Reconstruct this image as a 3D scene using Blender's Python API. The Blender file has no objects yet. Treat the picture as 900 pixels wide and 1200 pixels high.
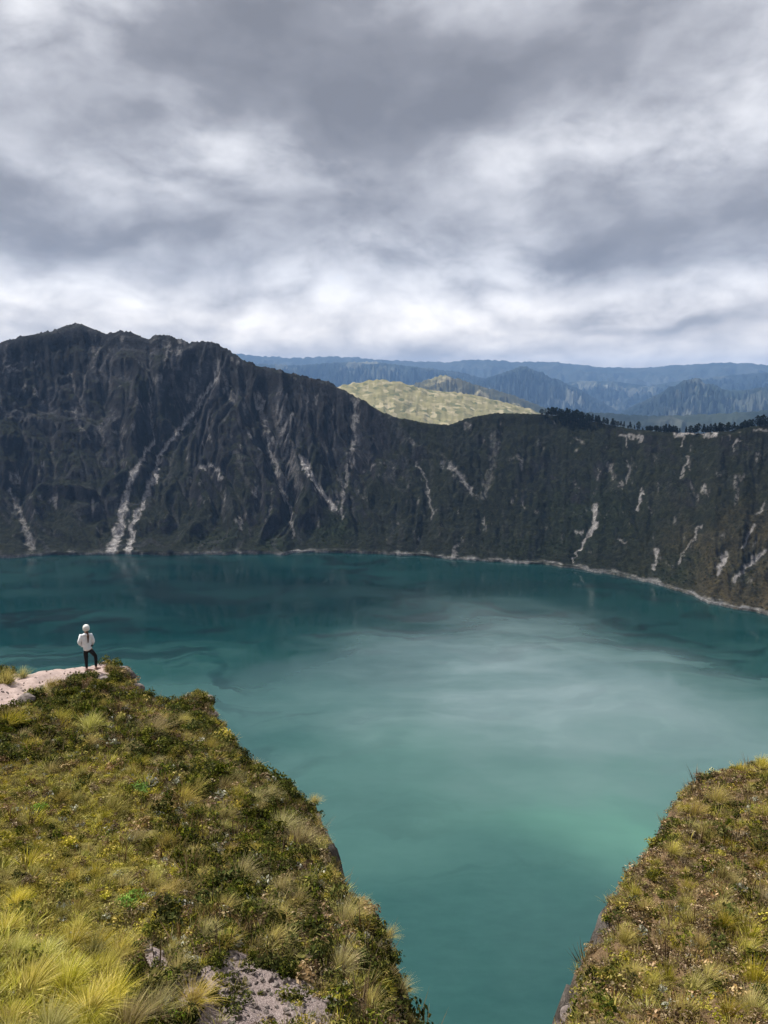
import bpy, bmesh, math, random
import numpy as np
from mathutils import Vector, Matrix, Euler

random.seed(7)
RNG = np.random.default_rng(11)
scene = bpy.context.scene
C = scene.collection
R = math.radians

# ------------------------------------------------------------------ camera
PITCH = R(8.83)            # looking slightly down into the crater
FPX = 901.0                # focal length in pixels of the 900 x 1200 photograph
LAKE_Z = -380.0            # the lake lies 380 m below the viewpoint (camera at the origin)
cam_data = bpy.data.cameras.new("camera")
cam = bpy.data.objects.new("camera", cam_data)
C.objects.link(cam)
cam.location = (0, 0, 0)
cam.rotation_euler = (R(90) - PITCH, 0, 0)
cam_data.sensor_fit = 'VERTICAL'
cam_data.sensor_height = 24.0
cam_data.lens = FPX / 1200.0 * 24.0
cam_data.clip_start = 0.1
cam_data.clip_end = 200000.0
scene.camera = cam

CP, SP = math.cos(PITCH), math.sin(PITCH)


def ray(u, v):
    """direction of a photo pixel; a pixel gives only a direction"""
    xc, yc = (u - 450.0) / FPX, (600.0 - v) / FPX
    return np.array([xc, CP + yc * SP, -SP + yc * CP])


def project(P):
    P = np.asarray(P, dtype=float)
    f = P[..., 1] * CP - P[..., 2] * SP
    up = P[..., 1] * SP + P[..., 2] * CP
    f = np.where(np.abs(f) < 1e-6, 1e-6, f)
    return 450 + FPX * P[..., 0] / f, 600 - FPX * up / f


def az_el(u, v):
    d = ray(u, v)
    return math.atan2(d[0], d[1]), d[2] / math.hypot(d[0], d[1])     # azimuth, tan(elevation)


# ------------------------------------------------------------------ node helpers
class NT:
    def __init__(self, tree):
        self.t = tree
        self.n = tree.nodes
        self.l = tree.links

    def add(self, kind, **kw):
        nd = self.n.new(kind)
        for k, v in kw.items():
            if k in nd.inputs.keys() if hasattr(nd.inputs, 'keys') else False:
                pass
            setattr(nd, k, v)
        return nd

    def put(self, sock, val):
        if isinstance(val, bpy.types.NodeSocket):
            self.l.new(val, sock)
        elif val is not None:
            sock.default_value = val

    def m(self, op, a, b=None, c=None, clamp=False):
        nd = self.n.new('ShaderNodeMath')
        nd.operation = op
        nd.use_clamp = clamp
        for i, v in enumerate((a, b, c)):
            if v is not None:
                self.put(nd.inputs[i], v)
        return nd.outputs[0]

    def noise(self, vec, scale, detail=4.0, rough=0.55, dist=0.0, lac=2.0):
        nd = self.n.new('ShaderNodeTexNoise')
        if vec is not None:
            self.l.new(vec, nd.inputs['Vector'])
        nd.inputs['Scale'].default_value = scale
        nd.inputs['Detail'].default_value = detail
        nd.inputs['Roughness'].default_value = rough
        nd.inputs['Distortion'].default_value = dist
        nd.inputs['Lacunarity'].default_value = lac
        return nd.outputs['Fac']

    def rng(self, val, a, b, c=0.0, d=1.0, smooth=True):
        nd = self.n.new('ShaderNodeMapRange')
        nd.interpolation_type = 'SMOOTHSTEP' if smooth else 'LINEAR'
        nd.clamp = True
        self.put(nd.inputs[0], val)
        for i, v in zip((1, 2, 3, 4), (a, b, c, d)):
            self.put(nd.inputs[i], v)
        return nd.outputs[0]

    def mix(self, fac, a, b):
        nd = self.n.new('ShaderNodeMix')
        nd.data_type = 'RGBA'
        self.put(nd.inputs[0], fac)
        for s, v in ((nd.inputs[6], a), (nd.inputs[7], b)):
            if isinstance(v, tuple) and len(v) == 3:
                v = v + (1.0,)
            self.put(s, v)
        return nd.outputs[2]

    def ramp(self, fac, stops):
        nd = self.n.new('ShaderNodeValToRGB')
        cr = nd.color_ramp
        while len(cr.elements) < len(stops):
            cr.elements.new(0.5)
        for e, (p, col) in zip(cr.elements, stops):
            e.position = p
            e.color = tuple(col) + (1.0,)
        self.put(nd.inputs[0], fac)
        return nd.outputs[0]

    def attr(self, name, kind='GEOMETRY'):
        nd = self.n.new('ShaderNodeAttribute')
        nd.attribute_name = name
        nd.attribute_type = kind
        return nd.outputs['Fac']

    def pos(self):
        return self.n.new('ShaderNodeNewGeometry').outputs['Position']

    def vmul(self, vec, v):
        nd = self.n.new('ShaderNodeVectorMath')
        nd.operation = 'MULTIPLY'
        self.l.new(vec, nd.inputs[0])
        nd.inputs[1].default_value = v
        return nd.outputs[0]

    def vadd(self, vec, v):
        nd = self.n.new('ShaderNodeVectorMath')
        nd.operation = 'ADD'
        self.l.new(vec, nd.inputs[0])
        self.put(nd.inputs[1], v)
        return nd.outputs[0]


def material(name):
    mt = bpy.data.materials.new(name)
    mt.use_nodes = True
    nt = NT(mt.node_tree)
    nt.n.clear()
    out = nt.n.new('ShaderNodeOutputMaterial')
    return mt, nt, out


def principled(nt, out, color, rough=0.8, spec=0.3, bump=None, bump_dist=0.1, bump_strength=1.0):
    p = nt.n.new('ShaderNodeBsdfPrincipled')
    if isinstance(color, tuple) and len(color) == 3:
        color = color + (1.0,)
    nt.put(p.inputs['Base Color'], color)
    nt.put(p.inputs['Roughness'], rough)
    nt.put(p.inputs['Specular IOR Level'], spec)
    if bump is not None:
        b = nt.n.new('ShaderNodeBump')
        b.inputs['Distance'].default_value = bump_dist
        b.inputs['Strength'].default_value = bump_strength
        nt.l.new(bump, b.inputs['Height'])
        nt.l.new(b.outputs[0], p.inputs['Normal'])
    nt.l.new(p.outputs[0], out.inputs['Surface'])
    return p


# ------------------------------------------------------------------ sky and sun
SUN_AZ = R(-58)            # left of the viewing direction, in front of the camera
SUN_EL = R(54)
world = bpy.data.worlds.new("World")
scene.world = world
world.use_nodes = True
wn = NT(world.node_tree)
wn.n.clear()


def warm_tint(col):
    nd = wn.n.new('ShaderNodeVectorMath')
    nd.operation = 'MULTIPLY'
    wn.l.new(col, nd.inputs[0])
    nd.inputs[1].default_value = (1.16, 1.04, 0.86)
    return nd.outputs[0]


def build_world():
    out = wn.n.new('ShaderNodeOutputWorld')
    sky = wn.n.new('ShaderNodeTexSky')
    sky.sky_type = 'NISHITA'
    sky.sun_disc = False
    sky.sun_elevation = SUN_EL
    sky.sun_rotation = SUN_AZ
    sky.altitude = 3800
    bg_sky = wn.n.new('ShaderNodeBackground')
    bg_sky.inputs['Strength'].default_value = 0.09
    wn.l.new(sky.outputs[0], bg_sky.inputs['Color'])

    gen = wn.n.new('ShaderNodeTexCoord').outputs['Generated']
    # banks: flattened toward the horizon
    warp = wn.n.new('ShaderNodeTexNoise')
    warp.inputs['Scale'].default_value = 4.2
    warp.inputs['Detail'].default_value = 2.5
    warp.inputs['Roughness'].default_value = 0.55
    sq = wn.vmul(gen, (1.0, 1.0, 1.7))
    wn.l.new(sq, warp.inputs['Vector'])
    wv = wn.n.new('ShaderNodeVectorMath')
    wv.operation = 'MULTIPLY_ADD'
    wn.l.new(warp.outputs['Color'], wv.inputs[0])
    wv.inputs[1].default_value = (0.30, 0.30, 0.17)
    wn.l.new(gen, wv.inputs[2])
    shift = wn.vadd(wv.outputs[0], (-0.15, -0.15, -0.085))
    sep = wn.n.new('ShaderNodeSeparateXYZ')
    wn.l.new(shift, sep.inputs[0])
    x, y, z = sep.outputs
    az = wn.m('ARCTAN2', x, y)
    el = wn.m('DIVIDE', z, wn.m('SQRT', wn.m('ADD', wn.m('MULTIPLY', x, x), wn.m('MULTIPLY', y, y))))
    # cloud masses seen in the photograph: (pixel u, v, half width, half height, weight); + = thick and dark
    blobs = [(470, 105, 230, 62, .46), (250, 60, 170, 60, .18), (640, 60, 160, 60, .16), (120, 140, 150, 45, .20),
             (270, 168, 70, 36, -.38), (90, 205, 90, 28, -.10), (800, 170, 170, 55, -.26), (640, 175, 90, 40, -.14),
             (130, 275, 230, 32, .34), (390, 250, 120, 35, .20), (790, 272, 190, 45, .34), (650, 330, 120, 14, .14),
             (470, 285, 80, 26, -.34), (590, 300, 60, 40, -.30), (240, 350, 230, 30, -.28), (520, 365, 220, 28, -.30),
             (800, 392, 130, 10, .34), (60, 345, 90, 22, -.20), (860, 350, 110, 18, -.16), (360, 395, 200, 12, -.10),
             (30, 20, 110, 60, -.16), (880, 40, 90, 60, -.10), (700, 412, 260, 8, .10)]
    dens = None
    for (u, v, su, sv, w) in blobs:
        a0, e0 = az_el(u, v)
        a1, e1 = az_el(u + su, v)
        _, e2 = az_el(u, v - sv)
        da = wn.m('DIVIDE', wn.m('SUBTRACT', az, a0), max(1e-3, a1 - a0))
        de = wn.m('DIVIDE', wn.m('SUBTRACT', el, e0), max(1e-3, e2 - e0))
        q = wn.m('ADD', wn.m('MULTIPLY', da, da), wn.m('MULTIPLY', de, de))
        g = wn.m('MULTIPLY', wn.m('EXPONENT', wn.m('MULTIPLY', q, -0.8)), w)
        dens = g if dens is None else wn.m('ADD', dens, g)
    # billows: noise in direction space, lit from above by comparing with a sample a little higher
    soft = wn.n.new('ShaderNodeVectorMath')
    soft.operation = 'MULTIPLY_ADD'
    wn.l.new(warp.outputs['Color'], soft.inputs[0])
    soft.inputs[1].default_value = (0.07, 0.07, 0.05)
    wn.l.new(gen, soft.inputs[2])
    b0 = wn.vmul(soft.outputs[0], (1.0, 1.0, 1.9))
    b1 = wn.vmul(wn.vadd(soft.outputs[0], (0.0, 0.0, 0.03)), (1.0, 1.0, 1.9))
    n0 = wn.noise(b0, 4.6, 7.0, 0.60)
    n1 = wn.noise(b1, 4.6, 4.0, 0.53)
    fine = wn.noise(wn.vmul(soft.outputs[0], (1.0, 1.0, 1.5)), 16.0, 5.0, 0.6)
    light = wn.m('MULTIPLY', wn.m('SUBTRACT', n0, n1), 1.35)
    d = wn.m('ADD', dens, wn.m('MULTIPLY', wn.m('SUBTRACT', n0, 0.5), 0.75))
    # small puffs show mostly in the thin bright parts
    thin = wn.rng(d, 0.35, -0.25, 0.26, 1.0)
    d = wn.m('ADD', d, wn.m('MULTIPLY', wn.m('SUBTRACT', fine, 0.5), wn.m('MULTIPLY', thin, 0.7)))
    crease = wn.m('ABSOLUTE', wn.m('SUBTRACT', wn.m('MULTIPLY', wn.noise(b0, 9.5, 4.0, 0.5), 2.0), 1.0))
    d = wn.m('ADD', d, wn.m('MULTIPLY', wn.m('SUBTRACT', 0.20, crease), wn.m('MULTIPLY', thin, 0.60)))
    # flat streaks low over the hills
    band = wn.noise(wn.vmul(soft.outputs[0], (1.0, 1.0, 5.0)), 4.0, 4.0, 0.55)
    hz = wn.n.new('ShaderNodeSeparateXYZ')
    wn.l.new(gen, hz.inputs[0])
    d = wn.m('ADD', d, wn.m('MULTIPLY', wn.m('SUBTRACT', band, 0.48), wn.rng(hz.outputs[2], 0.03, 0.24, 0.95, 0.0)))
    bright = wn.m('SUBTRACT', 0.54, wn.m('MULTIPLY', d, 0.92))
    bright = wn.m('ADD', bright, light, clamp=True)
    col = wn.ramp(bright, [(0.0, (.170, .175, .198)), (0.25, (.232, .237, .264)), (0.5, (.375, .38, .412)),
                           (0.75, (.54, .543, .57)), (1.0, (.70, .70, .72))])
    bg_cl = wn.n.new('ShaderNodeBackground')
    wn.l.new(col, bg_cl.inputs['Color'])
    low = wn.n.new('ShaderNodeSeparateXYZ')
    wn.l.new(gen, low.inputs[0])
    wn.l.new(wn.rng(low.outputs[2], 0.02, 0.17, 1.40, 0.95), bg_cl.inputs['Strength'])
    wn.l.new(wn.mix(wn.rng(low.outputs[2], 0.03, 0.16, 1.0, 0.0), col, warm_tint(col)), bg_cl.inputs['Color'])
    mixs = wn.n.new('ShaderNodeMixShader')
    cover = wn.rng(d, -0.75, -0.42, 0.55, 1.0)
    wn.l.new(cover, mixs.inputs[0])
    wn.l.new(bg_sky.outputs[0], mixs.inputs[1])
    wn.l.new(bg_cl.outputs[0], mixs.inputs[2])
    wn.l.new(mixs.outputs[0], out.inputs['Surface'])


build_world()
sun_data = bpy.data.lights.new("sun", 'SUN')
sun_data.energy = 5.0
sun_data.angle = R(0.6)
sun_data.color = (1.0, 0.955, 0.88)
sun = bpy.data.objects.new("sun", sun_data)
C.objects.link(sun)
SUN_DIR = Vector((math.cos(SUN_EL) * math.sin(SUN_AZ), math.cos(SUN_EL) * math.cos(SUN_AZ), math.sin(SUN_EL)))
sun.rotation_euler = SUN_DIR.to_track_quat('Z', 'Y').to_euler()
sun.location = (0, 0, 60)

scene.view_settings.view_transform = 'Standard'
scene.view_settings.look = 'None'
scene.view_settings.exposure = 0.62
scene.view_settings.gamma = 1.0
scene.view_settings.use_curve_mapping = False
scene.render.engine = 'CYCLES'
scene.cycles.use_denoising = True
scene.cycles.max_bounces = 6
scene.cycles.transparent_max_bounces = 8
scene.cycles.volume_bounces = 0
scene.cycles.adaptive_threshold = 0.02
scene.cycles.sample_clamp_indirect = 6.0


# ------------------------------------------------------------------ numpy noise
def _hash(ix, iy, seed):
    h = (ix.astype(np.int64) * 374761393 + iy.astype(np.int64) * 668265263 + seed * 974634777) & 0xFFFFFFFF
    h = ((h ^ (h >> 13)) * 1274126177) & 0xFFFFFFFF
    return ((h ^ (h >> 16)) & 0xFFFF) / 65535.0


def perlin(x, y, seed=0):
    x0, y0 = np.floor(x), np.floor(y)
    fx, fy = x - x0, y - y0
    ux, uy = fx * fx * fx * (fx * (fx * 6 - 15) + 10), fy * fy * fy * (fy * (fy * 6 - 15) + 10)
    out = 0
    for dx in (0, 1):
        for dy in (0, 1):
            a = _hash(x0 + dx, y0 + dy, seed) * 2 * np.pi
            g = np.cos(a) * (fx - dx) + np.sin(a) * (fy - dy)
            out = out + g * (ux if dx else 1 - ux) * (uy if dy else 1 - uy)
    return out * 1.5


def fbm(x, y, octs=4, seed=0, gain=0.5):
    s, a, f = 0, 1.0, 1.0
    for o in range(octs):
        s = s + a * perlin(x * f + 13.7 * o, y * f - 7.1 * o, seed + o)
        a *= gain
        f *= 2.03
    return s


def ridged(x, y, octs=4, seed=0, gain=0.5):
    s, a, f = 0, 1.0, 1.0
    for o in range(octs):
        s = s + a * (1 - np.abs(perlin(x * f + 5.3 * o, y * f + 2.9 * o, seed + o)) * 2)
        a *= gain
        f *= 2.1
    return s


def smooth(a, b, x):
    t = np.clip((x - a) / (b - a), 0, 1)
    return t * t * (3 - 2 * t)


def poly_dist(px, py, pts):
    """distance to an open polyline, and the position 0..1 along it"""
    best = np.full(px.shape, 1e9)
    at = np.zeros(px.shape)
    n = len(pts) - 1
    for i in range(n):
        ax, ay = pts[i][:2]
        bx, by = pts[i + 1][:2]
        dx, dy = bx - ax, by - ay
        t = np.clip(((px - ax) * dx + (py - ay) * dy) / (dx * dx + dy * dy + 1e-9), 0, 1)
        d = np.hypot(px - ax - t * dx, py - ay - t * dy)
        sel = d < best
        best = np.where(sel, d, best)
        at = np.where(sel, (i + t) / n, at)
    return best, at


def inside(px, py, poly):
    r = np.zeros(px.shape, bool)
    n = len(poly)
    for i in range(n):
        x1, y1 = poly[i]
        x2, y2 = poly[(i + 1) % n]
        c = ((y1 > py) != (y2 > py)) & (px < (x2 - x1) * (py - y1) / (y2 - y1 + 1e-12) + x1)
        r ^= c
    return r


# ------------------------------------------------------------------ object helpers
def tag(o, label, cat, group=None, kind=None):
    o['label'] = label
    o['category'] = cat
    if group:
        o['group'] = group
    if kind:
        o['kind'] = kind
    return o


def grid_mesh(name, P, mat, attrs=None, smooth_shade=True):
    """P: (n, m, 3) grid of points"""
    n, m = P.shape[:2]
    me = bpy.data.meshes.new(name)
    idx = np.arange(n * m).reshape(n, m)
    f = np.stack([idx[:-1, :-1], idx[1:, :-1], idx[1:, 1:], idx[:-1, 1:]], -1).reshape(-1, 4)
    me.vertices.add(n * m)
    me.vertices.foreach_set('co', P.reshape(-1).astype(np.float32))
    me.loops.add(f.size)
    me.loops.foreach_set('vertex_index', f.reshape(-1).astype(np.int32))
    me.polygons.add(len(f))
    me.polygons.foreach_set('loop_start', np.arange(0, f.size, 4, dtype=np.int32))
    me.polygons.foreach_set('loop_total', np.full(len(f), 4, dtype=np.int32))
    me.update(calc_edges=True)
    me.polygons.foreach_set('use_smooth', np.full(len(f), smooth_shade))
    for k, v in (attrs or {}).items():
        a = me.attributes.new(k, 'FLOAT', 'POINT')
        a.data.foreach_set('value', np.asarray(v, dtype=np.float32).reshape(-1))
    me.materials.append(mat)
    o = bpy.data.objects.new(name, me)
    C.objects.link(o)
    return o


def raw_mesh(name, verts, faces, mat=None, attrs=None, smooth_shade=False):
    me = bpy.data.meshes.new(name)
    me.from_pydata([tuple(v) for v in verts], [], [tuple(f) for f in faces])
    for k, v in (attrs or {}).items():
        a = me.attributes.new(k, 'FLOAT', 'POINT')
        a.data.foreach_set('value', np.asarray(v, dtype=np.float32))
    if smooth_shade:
        me.polygons.foreach_set('use_smooth', np.full(len(me.polygons), True))
    if mat:
        me.materials.append(mat)
    return me


# ================================================================== THE CRATER
SHORE = [(-420, 735), (-300, 706), (-150, 676), (-60, 662), (0, 655), (50, 651), (100, 651), (150, 650), (200, 651), (260, 650), (320, 650),
         (332, 652), (345, 648), (400, 648), (450, 650), (500, 652), (525, 656), (560, 657), (600, 660), (640, 662), (665, 665),
         (700, 671), (740, 678), (770, 686), (810, 697), (830, 708), (860, 714), (900, 721), (980, 748), (1100, 800), (1350, 960)]
RIM = [(-420, 440), (-300, 425), (-150, 408), (-60, 404), (0, 402), (30, 393), (60, 388), (80, 381), (95, 379), (112, 386), (125, 391), (140, 388), (155, 391),
       (174, 397), (186, 392), (202, 395), (222, 402), (238, 400), (255, 403), (270, 412), (285, 422), (300, 428), (330, 435),
       (360, 442), (385, 448), (400, 456), (430, 472), (450, 484), (468, 490), (500, 496), (526, 498), (545, 491), (562, 487),
       (580, 484), (632, 485), (660, 488), (690, 493), (720, 499), (745, 503), (775, 506), (820, 508), (855, 505), (880, 500), (900, 498),
       (980, 484), (1100, 470), (1350, 440)]


def wob_pos(nt, ps, wv):
    nd = nt.n.new('ShaderNodeVectorMath')
    nd.operation = 'MULTIPLY_ADD'
    nt.l.new(wv.outputs['Color'], nd.inputs[0])
    nd.inputs[1].default_value = (420, 420, 0)
    nt.l.new(nt.vadd(ps, (-210.0, -210.0, 0.0)), nd.inputs[2])
    return nd.outputs[0]


def build_crater():
    def col(pts):
        ae = np.array([az_el(u, v) for u, v in pts])
        return ae[:, 0], ae[:, 1]
    th = np.concatenate([np.arange(-0.86, -0.52, 0.006), np.arange(-0.52, 0.53, 0.00122), np.arange(0.53, 0.92, 0.006)])
    a, e = col(SHORE)
    r_s = LAKE_Z / np.interp(th, a, e)
    k = np.exp(-np.linspace(-2, 2, 17) ** 2)
    k /= k.sum()
    r_s = np.convolve(np.pad(r_s, 8, mode='edge'), k, mode='valid')
    r_s = r_s + 7 * fbm(th * 45, th * 0 + 3.3, 4, 5)
    a, e = col(RIM)
    te = np.interp(th, a, e)
    slope = math.tan(R(41))
    W = (-LAKE_Z + r_s * te) / (slope - te)
    k2 = np.exp(-np.linspace(-2.2, 2.2, 61) ** 2)
    k2 /= k2.sum()
    W = np.convolve(np.pad(W, 30, mode='edge'), k2, mode='valid')
    r_r = r_s + W
    z_r = r_r * te
    NU = 235
    u = np.linspace(0, 1, NU)
    TH, U = np.meshgrid(th, u, indexing='ij')
    Rr = r_s[:, None] + W[:, None] * U
    X, Y = Rr * np.sin(TH), Rr * np.cos(TH)
    Hh = (z_r - LAKE_Z)[:, None]
    S = (TH * 1950.0)                               # metres along the wall
    T = U * W[:, None]
    prof = 0.42 * U + 0.58 * U ** 1.55
    bench = 0.003 * np.sin(U * 19 + 3 * perlin(S / 300, U * 3, 4))
    h = LAKE_Z + Hh * (prof + bench * (1 - U) * U * 3)
    env = np.clip(U * 5, 0, 1) * (1 - smooth(0.80, 1.0, U) * 0.8)
    wx = S + 90 * fbm(S / 260, T / 300, 3, 21) + 0.42 * T * np.sin(S / 210.0 + 0.8)
    big = ridged(wx / 250.0, T / 800.0 + 3.0, 3, 31, 0.5) - 0.9
    left = smooth(0.10, -0.08, TH)                  # the high rocky flank has bolder ribs
    h = h + env * big * (12 + 42 * left)
    h = h + env * 9 * fbm(S / 60, T / 90, 4, 41) + env * (4 + 7 * left) * (0.3 + 0.7 * smooth(.2, .7, U)) * (ridged((wx + 0.4 * T) / 70, T / 95, 3, 43, 0.55) - 1.0)
    # big side spur coming down at the far right shore
    # rain gullies
    h0 = h.copy()
    n, m = h.shape
    for batch in range(16):
        N = 9000
        p = np.stack([RNG.uniform(2, n - 3, N), RNG.uniform(m * 0.25, m - 3, N)], 1)
        d = np.zeros((N, 2))
        sed = np.zeros(N)
        spd = np.ones(N)
        for it in range(110):
            i = p.astype(int)
            f = p - i
            i0, j0 = i[:, 0], i[:, 1]
            h00, h10, h01, h11 = h[i0, j0], h[i0 + 1, j0], h[i0, j0 + 1], h[i0 + 1, j0 + 1]
            g0 = (h10 - h00) * (1 - f[:, 1]) + (h11 - h01) * f[:, 1]
            g1 = (h01 - h00) * (1 - f[:, 0]) + (h11 - h10) * f[:, 0]
            hc = h00 * (1 - f[:, 0]) * (1 - f[:, 1]) + h10 * f[:, 0] * (1 - f[:, 1]) + h01 * (1 - f[:, 0]) * f[:, 1] + h11 * f[:, 0] * f[:, 1]
            d = d * 0.25 - np.stack([g0, g1], 1) * 0.75
            L = np.hypot(d[:, 0], d[:, 1]) + 1e-6
            d /= L[:, None]
            q = p + d
            q[:, 0] = np.clip(q[:, 0], 1, n - 3)
            q[:, 1] = np.clip(q[:, 1], 1, m - 3)
            iq = q.astype(int)
            fq = q - iq
            hq = (h[iq[:, 0], iq[:, 1]] * (1 - fq[:, 0]) * (1 - fq[:, 1]) + h[iq[:, 0] + 1, iq[:, 1]] * fq[:, 0] * (1 - fq[:, 1])
                  + h[iq[:, 0], iq[:, 1] + 1] * (1 - fq[:, 0]) * fq[:, 1] + h[iq[:, 0] + 1, iq[:, 1] + 1] * fq[:, 0] * fq[:, 1])
            dh = hq - hc
            cap = np.clip(-dh, 0.02, 3) * spd * 1.1
            ero = np.where(dh > 0, -np.minimum(dh, sed), np.where(sed > cap, -(sed - cap) * 0.12, np.minimum((cap - sed) * 0.07, np.maximum(-dh, 0) * 0.5)))
            sed += ero
            spd = np.clip(spd * 0.985 + np.clip(-dh, 0, 2) * 0.05, 0.2, 3)
            for di in (0, 1):
                for dj in (0, 1):
                    w = (f[:, 0] if di else 1 - f[:, 0]) * (f[:, 1] if dj else 1 - f[:, 1])
                    np.add.at(h, (i0 + di, j0 + dj), -ero * w)
            p = q
    # soften single-cell spikes
    hs = h.copy()
    hs[1:-1, 1:-1] = (h[1:-1, 1:-1] * 4 + h[:-2, 1:-1] + h[2:, 1:-1] + h[1:-1, :-2] + h[1:-1, 2:]) / 8
    h = hs
    h = h0 + (h - h0) * (0.34 + 0.30 * left)
    cut = np.clip((h0 - h) / 9.0, -1, 1)
    h = np.maximum(h, h0 - 26)
    rim_w = smooth(0.93, 1.0, U)
    h = h * (1 - rim_w) + (z_r[:, None] - (1 - U) * W[:, None] * 0.55) * rim_w
    rough = fbm(S / 17, T / 17, 4, 51, 0.6)
    h = h + (rough * 2.6 + 2.4 * (0.35 + 0.65 * smooth(.2, .7, U)) * (ridged(S / 24, T / 24, 3, 53, 0.6) - 1.0)) * np.clip(U * 12, 0.15, 1) * (1 - rim_w)
    # crags near the crest of the high flank
    crag = np.maximum(0, ridged(wx / 45, T / 160, 3, 61) - 0.9) * 11 * left * smooth(0.55, 0.85, U) * (1 - rim_w)
    h = h + crag
    h[:, -1] = z_r + 1.8 * fbm(th * 420, th * 0 + 1.7, 3, 77) + 6 * left[:, 0] * (ridged(th * 60, th * 0 + 4.1, 4, 78, 0.6) - 1.0)
    # nothing inside may rise above the rim as seen from the view point
    lim = te[:, None] * Rr - (1 - U) * 14
    h = np.where(U < 0.985, np.minimum(h, lim), h)
    # shoreline
    h[:, 0] = LAKE_Z - 6
    h[:, 1] = np.maximum(LAKE_Z + 0.6, np.minimum(h[:, 1], LAKE_Z + 3))
    h[:, 2:] = np.maximum(h[:, 2:], LAKE_Z + 1.0 + T[:, 2:] * 0.12)
    # outside of the rim
    k_out = np.array([14, 40, 80, 140, 220, 330, 480, 700, 1000])
    zo = z_r[:, None] - k_out[None, :] * 0.26 - (k_out[None, :] / 420.0) ** 2 * 6 + 3 * fbm(S[:, :9] / 40, k_out[None, :] / 40.0 + S[:, :9] * 0, 3, 88)
    Ro = r_r[:, None] + k_out[None, :]
    P = np.stack([np.concatenate([X, Ro * np.sin(th)[:, None]], 1), np.concatenate([Y, Ro * np.cos(th)[:, None]], 1), np.concatenate([h, zo], 1)], -1)

    # ---- what the slope is made of: pale slides, ash chutes, shrubs
    pu, pv = project(P[:, :NU])
    jx = 4.0 * fbm(S / 22, T / 22, 3, 91)
    jy = 4.0 * fbm(S / 22, T / 22, 3, 92)
    qu, qv = pu + jx, pv + jy
    scars = [  # (polyline in the photograph, width start, width end, strength)
        ([(255, 437), (242, 457), (230, 477), (202, 512), (187, 532), (180, 560), (165, 590), (155, 612), (151, 652)], 2.6, 6.0, 1.0),
        ([(180, 515), (160, 545), (146, 585), (142, 612), (130, 648)], 2.6, 9.0, 1.0),
        ([(175, 440), (177, 490), (181, 515)], 1.8, 2.2, .45),
        ([(8, 572), (24, 600), (37, 640)], 2.5, 7, .55),
        ([(235, 545), (248, 545), (260, 557)], 4, 3.2, 1.0),
        ([(303, 463), (307, 485), (318, 525), (328, 565), (342, 600), (344, 628)], 7, 2.5, .55),
        ([(355, 533), (362, 552), (374, 570), (392, 593)], 5.5, 4.0, .95),
        ([(418, 470), (413, 530), (403, 575), (400, 607)], 5.5, 2.5, .5),
        ([(326, 478), (336, 520), (350, 570)], 14, 9, .30),
        ([(197, 403), (192, 430)], 3, 2, .4), ([(214, 400), (208, 418)], 6, 3, .45), ([(253, 425), (262, 446), (272, 470)], 8, 5, .40),
        ([(228, 450), (222, 470)], 5, 3, .3), ([(10, 432), (22, 436)], 4, 3, .5), ([(82, 472), (92, 495), (104, 515)], 3, 2.5, .35),
        ([(143, 500), (145, 545)], 2, 1.5, .35), ([(116, 405), (100, 440), (92, 470)], 5, 3, .22), ([(280, 607), (282, 615)], 4.5, 4, .5),
        ([(318, 592), (312, 608)], 2, 2, .5), ([(275, 530), (290, 565)], 6, 4, .18), ([(388, 480), (384, 530)], 8, 6, .2),
        ([(490, 540), (500, 565), (505, 590), (507, 607)], 2.2, 2, .5),
        ([(528, 545), (545, 562), (556, 578)], 6, 3, .55), ([(582, 508), (576, 545), (567, 582)], 10, 6, .22),
        ([(697, 592), (697, 615), (682, 635), (670, 657)], 5, 1.8, .8), ([(752, 574), (748, 596)], 3.6, 2.5, .85),
        ([(806, 533), (800, 556)], 3, 2, .6), ([(770, 642), (766, 663)], 3.6, 2.5, .75), ([(822, 613), (808, 635), (795, 662)], 2.2, 1.8, .55),
        ([(885, 615), (870, 640)], 4, 2, .7), ([(897, 643), (876, 660), (860, 678)], 5.5, 3, .85), ([(851, 646), (842, 668)], 6, 4.5, .85),
        ([(790, 508), (812, 507), (840, 510)], 3.6, 3, .85), ([(730, 511), (752, 511)], 3.2, 3, .7), ([(733, 511), (735, 522)], 2.2, 1.4, .6), ([(750, 512), (748, 520)], 2, 1.4, .6),
        ([(800, 512), (797, 522)], 2.6, 1.6, .6), ([(866, 513), (860, 528)], 2.2, 1.4, .7), ([(884, 505), (896, 504)], 3, 2, .6),
        ([(675, 510), (681, 518)], 4, 3, .4), ([(715, 545), (718, 560)], 5, 3, .35), ([(737, 540), (735, 565)], 3, 2, .45),
        ([(612, 587), (616, 592)], 2.5, 2, .5), ([(566, 604), (569, 620)], 2, 1.6, .45), ([(675, 621), (682, 622)], 2.4, 2, .6), ([(886, 600), (897, 588)], 4, 3, .5),
        ([(535, 640), (530, 655)], 5, 4, .6), ([(725, 630), (730, 634)], 3, 2, .5), ([(790, 607), (793, 612)], 3, 3, .4)]
    scar = np.zeros(pu.shape)
    sunk = np.zeros(pu.shape)
    br = 0.5 + 0.9 * fbm(S / 9, T / 14, 3, 95)
    for pts, w0, w1, st in scars:
        d, at = poly_dist(qu, qv, pts)
        w = (w0 + (w1 - w0) * at) * 0.62
        mask = smooth(w * 1.35, w * 0.45, d) * st
        mask *= np.clip(br * 1.2 + 0.85 * st, 0, 1.0)
        scar = np.maximum(scar, mask)
        if st >= 0.45 and pts[0][1] > 520 or len(pts) > 4:
            sunk = np.maximum(sunk, smooth(w * 3.2 + 1.5, 0, d) * st)
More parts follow.
